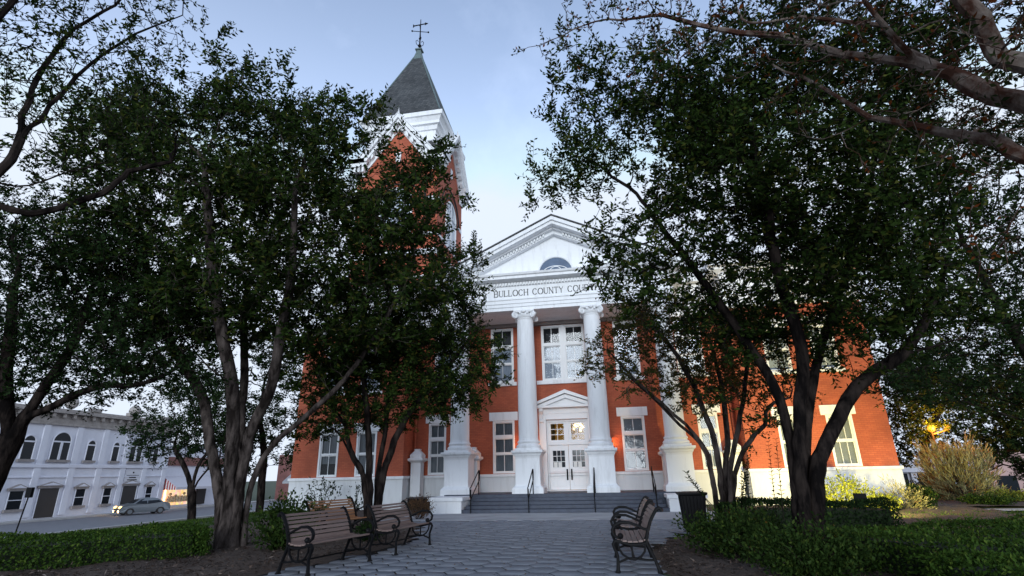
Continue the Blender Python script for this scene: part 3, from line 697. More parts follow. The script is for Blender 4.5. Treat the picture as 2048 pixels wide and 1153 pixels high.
# wall lanterns each side of the entrance, half hidden by the columns
for s in (-1, 1):
    L0 = thing('wall_lantern', 'lit lantern on brick wall behind column %s of the doors' % ('left' if s < 0 else 'right'), 'lantern', (s*1.92, 0, 2.75))
    b = MB(); b.box(-.05, .05, -.05, -.005, -.12, .12); b.tube([(0,-.05,.08), (0,-.16,.14), (0,-.18,.06)], .012, 6)
    for q in range(4): a = q*math.pi/2+.785; b.tube([(.075*math.cos(a), -.18+.075*math.sin(a), -.16), (.075*math.cos(a), -.18+.075*math.sin(a), .04)], .008, 5)
    b.lathe([(.03,-.19),(.085,-.17),(.085,-.155)], 0, -.18, 8); b.lathe([(.10,.03),(.10,.045),(.02,.11)], 0, -.18, 8); b.build('cage', IRON, L0)
    b = MB(); b.sphere((0,-.18,-.06), .045, 8, 6); b.build('bulb', emit('lantern_bulb', (1, .45, .14), 14), L0)
    pl = bpy.data.lights.new('lantern_lamp', 'POINT'); pl.energy = 16; pl.color = (1, .42, .13); pl.shadow_soft_size = .06
    lo = bpy.data.objects.new('lantern_lamp', pl); COL.objects.link(lo); lo.parent = L0; lo.location = (0, -.27, -.06)

# --- clock tower over the left wing
TX, TY, TW = -10.2, 5.23, 2.72
tw = MB(); tw.box(TX-TW, TX+TW, TY-TW, TY+TW, 10.4, 20.55); TWR = tw.build('tower', BRICK, CT)
for z0, z1, pr in ((11.2, 11.45, .1), (12.4, 12.62, .08), (13.9, 14.3, .12), (15.2, 15.42, .06)):
    b = MB(); b.box(TX-TW-pr, TX+TW+pr, TY-TW-pr, TY+TW+pr, z0, z1); b.build('string_course', WHITE, TWR, bevel=.01)
for sx in (-1, 1):
    for (ax, off) in (('y', TY-TW), ('x', TX+TW), ('x2', TX-TW)):
        c = (TX if ax == 'y' else TY); a0, a1 = sorted((c+sx*1.75, c+sx*2.60)); b = MB()
        z0, z1 = 17.6, 17.85
        if ax == 'y': b.box(a0, a1, off-.05, off+.02, z0, z1)
        elif ax == 'x': b.box(off-.02, off+.05, a0, a1, z0, z1)
        else: b.box(off-.05, off+.02, a0, a1, z0, z1)
        b.build('impost_block', WHITE, TWR, bevel=.01)
b = MB(); b.box(TX-.18, TX+.18, TY-TW-.06, TY-TW+.02, 20.6, 21.3); b.build('keystone', WHITE, TWR, bevel=.01)
b = MB(); b.box(TX+TW-.02, TX+TW+.06, TY-.18, TY+.18, 20.6, 21.3); b.build('keystone', WHITE, TWR, bevel=.01)
# arched openings (front, right, left)
def tower_window(P, c):
    g = MB(); ar = 1.05; zs = 17.6
    def arch(r, d0, z0): return [P(c-r, d0, z0), P(c+r, d0, z0)]+[P(c+r*math.cos(a), d0, zs+r*math.sin(a)) for a in np.linspace(0, math.pi, 21)]
    q = arch(ar, .02, 15.45); g.quad(*q); o = g.build('window', mat('tower_glass_reflection', (.42, .47, .54), .15, .2, 1.5, spec=.3), TWR, fix=False)  # pale colour paints a bright reflection into the tower glass
    g = MB()
    for r_, w_, d_ in ((ar, .07, .05),):
        g.tube([P(c-r_, d_, 15.45)]+[P(c+r_*math.cos(a), d_, zs+r_*math.sin(a)) for a in np.linspace(math.pi, 0, 21)]+[P(c+r_, d_, 15.45)], w_, 6)
    g.tube([P(c, .05, 15.45), P(c, .05, zs+ar)], .05, 6); g.tube([P(c-ar, .05, zs), P(c+ar, .05, zs)], .05, 6)
    for r_ in (.55,): g.tube([P(c+r_*math.cos(a), .05, zs+r_*math.sin(a)) for a in np.linspace(math.pi, 0, 15)], .035, 5)
    g.build('window_frame', WHITE2, TWR)
    g = MB()
    for r_ in (1.35, 1.62, 1.95):
        g.tube([P(c+r_*math.cos(a), .03, zs+r_*math.sin(a)) for a in np.linspace(math.pi, 0, 25)], .055, 6)
    g.build('arch_recess_ring', mat('recess_shade', (.03, .022, .02), .7), TWR)  # near-black rings stand in for recessed arcs, their shade put into the colour
    g = MB(); g.tube([P(c+1.49*math.cos(a), .02, zs+1.49*math.sin(a)) for a in np.linspace(math.pi, 0, 25)], .06, 6); g.build('arch_brick', BRICK, TWR)
tower_window(lambda a, d, z: (a, TY-TW-d, z), TX); tower_window(lambda a, d, z: (TX+TW+d, a, z), TY)
# corner cornices, gables, attic drum and spire
WCN = 3.15; ZG = 24.05; ZC0 = 19.95; ZC1 = 20.75
b = MB(); gb = MB(); br = MB(); rf = MB()
for rot in range(4):
    ca, sa = round(math.cos(rot*math.pi/2)), round(math.sin(rot*math.pi/2))
    def Q(a, d, z): return (TX+a*ca-d*sa, TY+a*sa+d*ca, z)      # a along the face, d<0 outwards for rot 0
    def prismQ(mb, poly, d0, d1):
        n = len(poly); vs = [Q(p, d0, q) for p, q in poly]+[Q(p, d1, q) for p, q in poly]
        mb.add(vs, [tuple(range(n)), tuple(range(2*n-1, n-1, -1))]+[(j, n+j, n+(j+1)%n, (j+1)%n) for j in range(n)])
    eps = .002*rot
    for s in (-1, 1):
        prismQ(b, [(s*2.05, 20.35), (s*(WCN-.003*rot), 20.35), (s*(WCN-.003*rot), 20.62), (s*2.0, 20.62)], -WCN+eps, -TW+.6)
        prismQ(b, [(s*1.95, 20.622), (s*(WCN+.12), 20.622), (s*(WCN+.12), 20.86), (s*1.85, 20.86)], -WCN-.12+eps, -TW+.6)
        prismQ(b, [(s*2.1, 19.75), (s*(TW+.08), 19.75), (s*(TW+.08), 20.348), (s*2.1, 20.348)], -TW-.08+eps, -TW+.3)
        for q in range(3): xx = 2.2+.28*q; prismQ(br, [(s*xx, 19.98), (s*(xx+.14), 19.98), (s*(xx+.14), 20.34), (s*xx, 20.34)], -WCN+.06, -TW-.08)
        # rake from corner return to the peak
        pk = ZG; lo_ = 20.86; xr = 2.55; sl_ = (pk-lo_)/xr
        prismQ(b, [(s*xr, lo_-.02), (0, pk-.02), (0, pk-.34), (s*(xr-.06), lo_-.30)], -WCN-.10+eps, -TW+.2)
        prismQ(b, [(s*(xr-.1), lo_-.32), (0, pk-.36), (0, pk-.60), (s*(xr-.15), lo_-.56)], -WCN+.05+eps, -TW+.2)
        prismQ(b, [(s*(xr-.2), lo_-.60), (0, pk-.66), (0, pk-1.02), (s*(xr-.25), lo_-.95)], -TW-.08+eps, -TW+.2)
        for q in range(6):
            xx = .25+q*.36; zz = pk-.62-sl_*xx
            prismQ(br, [(s*(xx-.09), zz-.05+sl_*.09), (s*(xx+.09), zz-.05-sl_*.09), (s*(xx+.09), zz-.36-sl_*.09), (s*(xx-.09), zz-.36+sl_*.09)], -WCN+.10, -TW-.08)
        prismQ(b, [(s*(xr+.08), lo_-.0), (0, pk+.03), (0, pk-.015), (s*(xr+.02), lo_-.018)], -WCN-.16+eps, -2.0)
        prismQ(rf, [(s*1.9, 20.865), (s*2.95, 20.865), (s*2.3, 21.75), (s*1.9, 21.75)], -2.95+eps, -1.9)
    prismQ(gb, [(-TW+.02, 20.5), (TW-.02, 20.5), (TW-.3, 20.6), (0, ZG-.6), (-TW+.3, 20.6)], -TW+eps, -TW+.35)
    b.add([Q(-.0, -WCN-.08, ZG-.05), Q(.07, -WCN, ZG-.05), Q(0, -WCN+.08, ZG-.05), Q(-.07, -WCN, ZG-.05), Q(0, -WCN, ZG+.5)], [(0,1,4),(1,2,4),(2,3,4),(3,0,4)])
b.build('gable_cornice', WHITE, TWR); gb.build('gable', BRICK, TWR); br.build('cornice_block', WHITE2, TWR); rf.build('gable_roof', SLATE, TWR)
b = MB(); b.sqlathe([(2.30, 20.6), (2.30, 22.2), (2.38, 22.22), (2.38, 22.45), (2.32, 22.47), (2.32, 23.0), (2.42, 23.02), (2.50, 23.3), (2.66, 23.34), (2.66, 23.55), (2.80, 23.80), (2.90, 23.84), (2.92, 24.14), (2.5, 24.16)], TX, TY)
b.build('attic', WHITE, TWR)
b = MB(); b.sqlathe([(2.80, 24.165), (2.66, 24.4), (.22, 31.5)], TX, TY); o = b.build('spire', SLATE, TWR)
b = MB()
for sx in (-1, 1):
    for sy in (-1, 1): b.tube([(TX+sx*2.67, TY+sy*2.67, 24.4), (TX+sx*.22, TY+sy*.22, 31.5)], .05, 6)
b.sqlathe([(.36, 31.1), (.17, 31.95), (.17, 32.05), (.26, 32.08), (.26, 32.18), (.1, 32.2)], TX, TY); b.build('spire_cap', COPPER, TWR)
b = MB(); b.tube([(TX, TY, 32.15), (TX, TY, 35.2)], [.07, .03], 6); b.sphere((TX, TY, 32.6), .14, 8, 6); b.sphere((TX, TY, 33.3), .1, 8, 6)
for a, L_ in ((.3, .62), (.3+math.pi/2, .62)):
    dx, dy = math.cos(a)*L_, math.sin(a)*L_; b.tube([(TX-dx, TY-dy, 34.0), (TX+dx, TY+dy, 34.0)], .028, 5)
    for s in (-1, 1): b.sphere((TX+s*dx, TY+s*dy, 34.0), .075, 6, 5)
for k in range(4):
    a = k*math.pi/2+.5; pts = [(TX+math.cos(a)*q, TY+math.sin(a)*q, z) for q, z in ((.03, 32.5), (.26, 32.75), (.3, 33.0), (.18, 33.12), (.12, 32.98))]; b.tube(pts, .025, 5)
b.prism([(TX-.5, 34.62), (TX+.35, 34.66), (TX+.35, 34.56), (TX+.62, 34.7), (TX+.35, 34.84), (TX+.35, 34.74), (TX-.5, 34.72), (TX-.62, 34.85), (TX-.62, 34.5)], TY-.015, TY+.015, 'y')
b.build('weathervane', IRON, TWR)

# ------------------------------------------------------------------ handrails
def handrail(label, x, tilt):
    o = thing('handrail', label, 'handrail', (x, 0, 0), 0, 'iron handrails on the courthouse steps')
    b = MB(); y0, y1 = -4.30, -3.0; h = .92; z0, z1 = 0.0, .62
    b.tube([(0, y0, z0), (0, y0, z0+h*.93)], .021, 7); b.tube([(0, y1, z1), (0, y1, z1+h)], .021, 7)
    b.build('post', IRON, o)
    b = MB(); b.tube([(0, y0-.02, z0+.55), (0, y0-.10, z0+.58), (0, y0-.12, z0+.9), (0, y0-.02, z0+h), (0, y1+.0, z1+h+.02), (0, y1+.1, z1+h+.02), (0, y1+.13, z1+h-.1), (0, y1+.08, z1+.55), (0, y0, z0+.50)], .021, 7)
    b.build('rail', IRON, o)
handrail('black iron handrail beside the white step block, leftmost of four', -3.5, 0)
handrail('black iron handrail before the column left of the doors', -1.25, 0)
handrail('black iron handrail before the column right of the doors', 1.22, 0)
handrail('black iron handrail behind the curled bench, rightmost of four', 3.45, 0)

# ------------------------------------------------------------------ benches
def make_bench(L=1.52, slat=SLATW):
    o = thing('park_bench', '', 'bench')
    X = lambda d: .30-d
    for e in (-1, 1):
        y = e*(L/2-.02); b = MB()
        T = lambda pts, r, n=6, sy=1.3: b.tube([(X(d), y, z) for d, z in pts], r, n, sy=sy)
        T([(.04,0),(.045,.03),(.05,.12),(.055,.22),(.02,.32),(.0,.38),(.03,.425),(.12,.435)], [.045,.028,.022,.022,.024,.026,.026,.022])
        T([(.645,0),(.64,.03),(.60,.14),(.54,.28),(.495,.38),(.49,.44),(.52,.56),(.575,.70),(.635,.80),(.675,.855),(.715,.875),(.745,.855),(.745,.82)], [.045,.028,.022,.023,.026,.028,.026,.024,.024,.026,.028,.030,.032])
        T([(.03,.42),(.12,.41),(.25,.375),(.40,.375),(.50,.405)], .022)
        T([(.535,.575),(.47,.585),(.38,.63),(.26,.675),(.13,.68),(.04,.64),(.0,.575),(.015,.51),(.06,.475),(.12,.47)], [.018,.02,.02,.022,.024,.024,.024,.022,.02,.02])
        b.sphere((X(.115), y, .49), .045, 8, 6)
        T([(.535,.575),(.50,.50),(.46,.44)], .016)
        T([(.07,.40),(.08,.32),(.13,.24),(.22,.185),(.30,.175),(.39,.21),(.45,.28),(.47,.38)], .016)
        T([(.27,.18),(.27,.375)], .013)
        T([(.05,.13),(.12,.16),(.2,.19),(.34,.19),(.47,.17),(.575,.17)], .016)
        b.build('side_frame', IRON, o, smooth=True)
    b = MB()
    for i in range(6):
        d = .06+.078*i; z = .435-.035*math.sin(math.pi*min(1, (i+.5)/6)); b.box(X(d+.070), X(d), -L/2, L/2, z, z+.024)
    b.build('seat', slat, o, bevel=.005)
    b = MB(); prof = [(.497,.475),(.515,.54),(.538,.605),(.562,.668),(.592,.728),(.626,.786),(.664,.838)]
    for i, (d, z) in enumerate(prof):
        a = math.atan2(.06, .024+.003*i*3); dx, dz = math.cos(a), math.sin(a); h = .028; th = .022
        vs = []
        for yy_ in (-L/2, L/2):
            for q, t in ((-h, 0), (h, 0), (h, th), (-h, th)): vs.append((X(d+dx*q+dz*t*.0)-0*t, yy_, z+dz*q) if t == 0 else (X(d+dx*q)-th*dz, yy_, z+dz*q-th*dx*0))
        b.add(vs, [(0,1,2,3),(7,6,5,4),(0,4,5,1),(1,5,6,2),(2,6,7,3),(3,7,4,0)])
    b.build('backrest', slat, o, bevel=.004)
    b = MB(); b.tube([(X(.30), -L/2, .185), (X(.30), L/2, .185)], .012, 6); b.build('stretcher', IRON, o)
    return o
BG = 'iron framed slatted park benches'
bench0 = make_bench()
def put_bench(o, p, rz, label, z=0):
    o.location = (p[0], p[1], z); o.rotation_euler = (0, 0, rz); tag(o, label, 'bench', BG)
put_bench(bench0, (-2.74, -16.55), R(-13.4), 'weathered slatted bench with scrolled iron arms nearest on the left, before the thick trunk')
put_bench(copy_tree(bench0), (-2.31, -14.36), R(-6.6), 'weathered slatted bench in front of the slim forked tree trunk on the left')
bo = make_bench(1.52, SLATO)
put_bench(bo, (-4.35, -13.1), R(-16), 'slatted bench with orange light painted into its wood, half hidden behind the slim trunk', .04)
put_bench(copy_tree(bench0), (2.22, -16.05), R(181), 'slatted bench seen end on beside the mulch, nearer of the right pair', .0)
put_bench(copy_tree(bench0), (2.24, -13.75), R(180), 'slatted bench seen end on and overlapped by the nearer right bench')

# ------------------------------------------------------------------ trash bin, equipment box, flood light
o = thing('litter_bin', 'dark flared litter bin before the right step block among the shrubs', 'bin', (3.85, -11.0, 0))
b = MB(); b.sqlathe([(.26, 0.02), (.27, .06), (.33, .86)], 0, 0); b.build('body', IRON, o); o.scale = (.86, .86, .95)
b = MB()
for i in range(7):
    t = -.9+i*.3
    for s in (-1, 1): b.tube([(t*.25, s*.27, .05), (t*.32, s*.335, .86)], .014, 5); b.tube([(s*.27, t*.25, .05), (s*.335, t*.32, .86)], .014, 5)
b.build('slats', IRON, o)
b = MB(); b.sqlathe([(.36, .86), (.39, .89), (.39, .93), (.2, .95)], 0, 0); b.build('rim', IRON, o)
o = thing('equipment_cabinet', 'low dark equipment cabinet beside the left step block', 'cabinet', (-6.0, -2.6, 0))
b = MB(); b.box(-.55, .55, -.4, .4, 0, .50); b.build('body', IRON, o, bevel=.01)
b = MB(); b.box(-.6, .6, -.45, .45, .502, .55); b.build('lid', mat('dark_lid', (.03, .034, .04), .5), o, bevel=.01)
FL = at(1722, 1003, -9.0); FL.z = 0
o = thing('flood_light', 'small black square floodlight on a stake before the lit orange wall', 'flood light', (FL.x, FL.y, 0))
aim = Vector((11.3, YW, 2.4))-Vector((FL.x, FL.y, .62)); fz = math.atan2(aim.y, aim.x)-math.pi/2; el = math.atan2(aim.z, aim.xy.length)
b = MB(); b.tube([(0,0,0), (0,0,.45)], .022, 6); b.tube([(-.15,0,.5), (0,0,.44), (.15,0,.5)], .016, 5); b.build('stake', IRON, o)
b = MB(); b.box(-.15, .15, -.09, .09, .42, .72); hd = b.build('housing', IRON, o, bevel=.01)
b = MB(); b.quad((-.12, .093, .45), (.12, .093, .45), (.12, .093, .69), (-.12, .093, .69)); b.build('lens', emit('flood_lens', (1, .62, .2), 6), hd, fix=False)
o.rotation_euler = (0, 0, fz)
sp = bpy.data.lights.new('flood_lamp', 'SPOT'); sp.energy = 2100; sp.color = (1.0, .80, .26); sp.spot_size = R(120); sp.spot_blend = .9; sp.shadow_soft_size = .1
lo = bpy.data.objects.new('flood_lamp', sp); COL.objects.link(lo); lo.parent = o; lo.location = (0, .13, .57)
lo.rotation_euler = Vector((0, math.cos(el), math.sin(el))).to_track_quat('-Z', 'Y').to_euler()

# ------------------------------------------------------------------ trees
def growtree(stems, blobs, n_attr, step=.32, kill=.42, infl=2.4, up=.12, seed=1, iters=90, sig=.34, per=26):
    """space colonisation from hand laid stems toward points filling the crown volumes"""
    r = np.random.default_rng(seed)
    vol = np.array([bb[1][0]*bb[1][1]*bb[1][2]*(bb[2] if len(bb) > 2 else 1) for bb in blobs]); cnt = np.maximum(8, (vol/vol.sum()*n_attr)).astype(int)
    A = []
    for bb, c in zip(blobs, cnt):
        k = max(4, c//per); q = unit(r.normal(size=(k, 3)))*(r.uniform(.1, 1, (k, 1))**.40); ctr = np.array(bb[0])+q*np.array(bb[1])
        w = r.dirichlet(np.ones(k)*2.0); who = r.choice(k, c, p=w)
        A.append(ctr[who]+r.normal(size=(c, 3))*sig*np.array([1, 1, .50]))
    A = np.concatenate(A)
    N = []; par = []; base_r = {}; stem_tip = []
    for st in stems:
        pts = [np.array(p, float) for p in st['p']]; last = -1
        cr = []
        for i in range(len(pts)-1):        # Catmull-Rom through the surveyed points
            p0, p1, p2, p3 = pts[max(i-1, 0)], pts[i], pts[i+1], pts[min(i+2, len(pts)-1)]
            for t in (0, .34, .67): cr.append(.5*(2*p1+(p2-p0)*t+(2*p0-5*p1+4*p2-p3)*t*t+(3*p1-p0-3*p2+p3)*t**3))
        pts = cr+[pts[-1]]
        if 'from' in st:
            last = int(np.argmin(((np.array(N)-pts[0])**2).sum(1)))
        for i in range(len(pts)-1):
            L_ = np.linalg.norm(pts[i+1]-pts[i]); k = max(1, int(L_/step))
            for j in range(k if i < len(pts)-2 else k+1):
                if last >= 0 and 'from' in st and i == 0 and j == 0: continue
                q = pts[i]+(pts[i+1]-pts[i])*j/k + (r.normal(size=3)*.010 if (i or j) else 0)
                N.append(q); par.append(last); last = len(N)-1
        st['first'] = None
    N = np.array(N); par = list(par)
    P = np.zeros((60000, 3)); P[:len(N)] = N; n = len(N)
    d2 = ((A[:, None, :]-P[None, :n, :])**2).sum(2); near = d2.argmin(1); nd = d2.min(1)
    alive = nd > kill**2*.3
    for it in range(iters):
        act = alive & (nd < (infl if it > 6 else infl*2.2)**2)
        if not act.any(): break
        idx = near[act]; dv = unit(A[act]-P[idx])
        acc = np.zeros((n, 3)); np.add.at(acc, idx, dv); c = np.bincount(idx, minlength=n)
        g = np.where(c > 0)[0]
        d = unit(acc[g]/c[g][:, None] + np.array([0, 0, up]) + r.normal(size=(len(g), 3))*.16)
        new = P[g]+d*step
        if n+len(new) > 59000: break
        P[n:n+len(new)] = new; par += list(g); n0 = n; n += len(new)
        dn = ((A[:, None, :]-new[None])**2).sum(2); m_ = dn.argmin(1); md = dn.min(1); bt = md < nd
        near[bt] = n0+m_[bt]; nd[bt] = md[bt]; alive &= nd > kill**2
    P = P[:n].copy(); par = np.array(par)
    return P, par
def radii(P, par, rtip, base_r, ex=2.35, cap=None):
    n = len(P); a = np.zeros(n); ch = np.bincount(par[par >= 0], minlength=n)
    a[ch == 0] = rtip**ex
    for i in range(n-1, -1, -1):
        if par[i] >= 0: a[par[i]] += a[i]
    rr = a**(1/ex); roots = np.where(par < 0)[0]
    return rr, ch
def tree(name, label, cat, stems, blobs, n_attr, base_r, leafM, barkM, sprays=2, L_spray=(.28, .5), K=9, leaf=(.055, .085), seed=1, rtip=.006, step=.32, kill=.42, infl=2.4, up=.12, group=None, ex=2.35, flare=1.0, minr=.016, droop=0., asp=.5, scale_all=1.0, sig=.34, per=26):
    P, par = growtree(stems, blobs, n_attr, step, kill, infl, up, seed, sig=sig, per=per)
    n = len(P); r = np.random.default_rng(seed+77)
    rr, ch = radii(P, par, rtip, base_r, ex)
    root = np.zeros(n, int)
    for i in range(n): root[i] = i if par[i] < 0 else root[par[i]]
    # scale each stem so that its foot has the surveyed thickness (only the thick part is stretched)
    roots = np.where(par < 0)[0]
    brs = {q: (base_r[k] if hasattr(base_r, '__len__') else base_r) for k, q in enumerate(roots)}
    for q in roots:
        m_ = root == q; f = brs[q]/rr[q]; t = np.clip((rr[m_]-rtip)/(rr[q]-rtip+1e-6), 0, 1); rr[m_] *= 1+(f-1)*t**1.15
    z0 = min(P[q][2] for q in roots)
    if flare > 1:
        hgt = np.clip(1-(P[:, 2]-z0)/.7, 0, 1); rr *= 1+(flare-1)*hgt**2*(rr > .05)
    T = thing(name, label, cat, tuple(float(v) for v in P[roots[0]]), 0, group); O = np.array(P[roots[0]])
    kids = [[] for _ in range(n)]
    for i in range(n):
        if par[i] >= 0: kids[par[i]].append(i)
    b = MB(); stack = [(int(q), None) for q in roots]
    while stack:
        s, fr = stack.pop(); ids = [s]; cur = s
        while kids[cur]:
            ks = sorted(kids[cur], key=lambda k: -rr[k]); nx_ = ks[0]
            for k in ks[1:]: stack.append((k, cur))
            ids.append(nx_); cur = nx_
        pts = [P[i]-O for i in ids]; rad = [rr[i] for i in ids]
        if fr is not None: pts = [P[fr]-O]+pts; rad = [min(rr[fr], rr[ids[0]]*1.25)]+rad
        if len(pts) < 2: continue
        if len(pts) > 3 and rad[0] > .03:      # subdivide thick chains for a natural wobble
            pp = [pts[0]]; r2 = [rad[0]]
            for i in range(1, len(pts)):
                mid = (pts[i-1]+pts[i])/2+r.normal(size=3)*rad[i]*.05; pp += [mid, pts[i]]; r2 += [(rad[i-1]+rad[i])/2*(1+r.normal()*.025), rad[i]*(1+r.normal()*.025)]
            pts, rad = pp, r2
        b.tube([tuple(q) for q in pts], [float(q)*scale_all for q in rad], 12 if rad[0] > .09 else (7 if rad[0] > .03 else 4), cap=False)
    # leafy twigs
    cand = np.where((rr < minr))[0]; tips = ch[cand] == 0
    B_ = []; D_ = []
    pd = np.zeros((n, 3)); has = par >= 0; pd[has] = unit(P[has]-P[par[has]]); pd[~has] = [0, 0, 1]
    for i, tp in zip(cand, tips):
        k = sprays+1 if tp else (1 if r.uniform() < sprays*.5 else 0)
        for q in range(k):
            d = pd[i]*(.9 if tp else .35)+unit(r.normal(size=3))*(.55 if tp else .8)+np.array([0, 0, .22-droop])
            B_.append(P[i]-O-(pd[i]*step*r.uniform(0, .8))); D_.append(d)
    B_ = np.array(B_); D_ = unit(np.array(D_)); S = len(B_); Ls = r.uniform(*L_spray, S)
    bend = np.array([0, 0, 1.])*r.uniform(-.05-droop, .35-droop, (S, 1))
    # twig wood
    for i in range(S):
        e = B_[i]+D_[i]*Ls[i]*.5+bend[i]*Ls[i]*.12; f_ = B_[i]+D_[i]*Ls[i]+bend[i]*Ls[i]*.5
        b.tube([tuple(B_[i]), tuple(e), tuple(f_)], [.0045, .0035, .0018], 3, cap=False)
    b.build('trunk', barkM, T, smooth=True, fix=False)
    t = (np.arange(K)+.5)/K
    pos = B_[:, None]+D_[:, None]*(Ls[:, None, None]*t[None, :, None])+bend[:, None]*(Ls[:, None, None]*.5*t[None, :, None]**2)
    ax = unit(np.cross(D_, np.array([0, 0, 1.])+r.normal(size=(S, 3))*.3)); bx = np.cross(D_, ax)
    ph = np.pi*(np.arange(K) % 2)[None, :]+r.normal(0, .55, (S, K))
    side = ax[:, None]*np.cos(ph)[..., None]+bx[:, None]*np.sin(ph)[..., None]
    ld = D_[:, None]*r.uniform(.35, .9, (S, K, 1))+side+r.normal(size=(S, K, 3))*.25-np.array([0, 0, droop*.6])
    nr = bx[:, None]+r.normal(size=(S, K, 3))*.45+np.array([0, 0, .4])
    keep = r.uniform(size=(S, K)) < .93
    ln = r.uniform(*leaf, (S, K))*(1.05-.35*t[None])
    pos, ld, nr, ln = pos[keep], ld[keep], nr[keep], ln[keep]
    V, Fc = leaf_geo(pos, ld, nr, ln, ln*asp*r.uniform(.85, 1.15, len(ln)))
    fastmesh('crown', V, Fc, leafM, T)
    return T, P, rr
def BL(u, v, y, ru, rv, ry, w=1.0):
    p = at(u, v, y); k = pxm(p); return (tuple(p), (ru/k*.84, ry*.9, rv/k*.84), w)
def ST(base, pix, y, **kw):
    """stem: a foot in the world, then surveyed points at depth(s) y"""
    ps = [tuple(base)]+[tuple(at(u, v, yy)) for (u, v, yy) in pix]; d = {'p': ps}; d.update(kw); return d

# big left tree
f = at(456, 1092, -14.5); f.z = -.05; bx_, by_ = f.x, f.y
tree('crape_myrtle', 'large multi-stemmed tree with thick pale fluted trunk behind the left bench', 'tree',
  [ST((bx_-.20, by_+.05, -.05), [(440,1010,-14.45),(428,930,-14.4),(416,860,-14.35),(403,790,-14.2),(345,690,-14.2),(290,560,-14.2)], 0),
   ST((bx_-.02, by_-.16, -.05), [(456,1010,-14.6),(462,930,-14.65),(466,850,-14.7),(464,770,-14.9),(440,650,-15.2),(420,500,-15.4),(410,330,-15.6)], 0),
   ST((bx_+.16, by_-.04, -.05), [(474,1010,-14.55),(490,920,-14.55),(506,850,-14.65),(540,780,-14.8),(560,680,-15),(585,520,-15.2),(590,360,-15.4)], 0),
   ST((bx_+.32, by_+.08, -.05), [(494,1010,-14.4),(512,945,-14.3),(555,880,-14.2),(610,835,-14.0),(690,760,-13.8),(770,640,-13.8),(830,520,-13.8)], 0),
   ST((bx_+.08, by_+.22, -.05), [(466,980,-14.2),(478,880,-13.8),(490,740,-13.4),(500,560,-13.2),(640,420,-12.9)], 0),
   ST(at(464,770,-14.9), [(430,745,-14.6),(400,715,-14.4),(345,650,-14.2)], 0, **{'from': 1})],
  [BL(420,215,-15.4,140,105,1.6),BL(555,265,-15.2,150,105,1.7),BL(680,330,-14.8,120,110,1.6),BL(780,420,-14.4,110,105,1.6),BL(835,505,-14.2,85,72,1.3),BL(300,320,-15.2,160,150,1.7),
   BL(470,430,-14.8,200,150,2.2),BL(690,500,-14.4,190,130,2.0),BL(795,590,-14,110,78,1.4),BL(290,530,-14.8,150,130,1.8),BL(500,600,-14.4,190,110,2),BL(660,650,-14.2,150,90,1.6),BL(370,690,-14.6,150,80,1.5),
   BL(230,640,-14.4,90,80,1.2,.8),BL(250,210,-15.2,110,70,1.2,.7),BL(840,330,-14.3,45,20,.4,.8),BL(745,230,-14.8,18,55,.3,1.6)],
  7400, [.115,.14,.115,.062,.10], LEAF, BARK, sprays=3, seed=11, flare=1.5, L_spray=(.38, .70), K=13, leaf=(.12, .185), rtip=.004, step=.26, kill=.25, sig=.36, per=40, asp=.44)
# slim forked tree in the middle left
f = at(742, 1060, -12.4); f.z = -.03; bx_, by_ = f.x, f.y
tree('crape_myrtle', 'slim multi-stemmed dark tree rising behind the farther left bench', 'tree',
  [ST((bx_-.08, by_, -.03), [(728,960,-12.4),(700,900,-12.4),(690,850,-12.4),(630,780,-12.3)], 0),
   ST((bx_, by_-.08, -.03), [(740,960,-12.5),(738,880,-12.6),(732,800,-12.7),(720,680,-12.8),(740,600,-12.8)], 0),
   ST((bx_+.1, by_, -.03), [(765,960,-12.3),(790,880,-12.2),(830,810,-12.2),(900,730,-12.2),(950,660,-12.2)], 0),
   ST((bx_+.05, by_+.1, -.03), [(755,960,-12.1),(770,870,-12),(780,770,-11.9),(820,660,-11.8)], 0),
   ST(at(728,960,-12.4), [(705,920,-12.3),(670,860,-12.2),(610,840,-12.1)], 0, **{'from': 1})],
  [BL(750,690,-12.5,140,100,1.5),BL(870,655,-12.3,105,85,1.3),BL(962,705,-12.2,70,40,.7),BL(665,770,-12.4,95,65,1.1),BL(835,770,-12.3,110,70,1.2),BL(880,615,-12.3,75,48,.9),BL(700,840,-12.4,80,35,.8),BL(945,760,-12.2,85,45,.8),BL(620,850,-12.3,40,35,.5),BL(915,530,-12.5,40,40,.5)],
  4800, [.07,.08,.085,.065], LEAF, BARKD, sprays=3, seed=23, flare=1.3, L_spray=(.28, .5), K=11, leaf=(.095, .145), step=.22, kill=.2, per=36, sig=.3, asp=.46, rtip=.004)
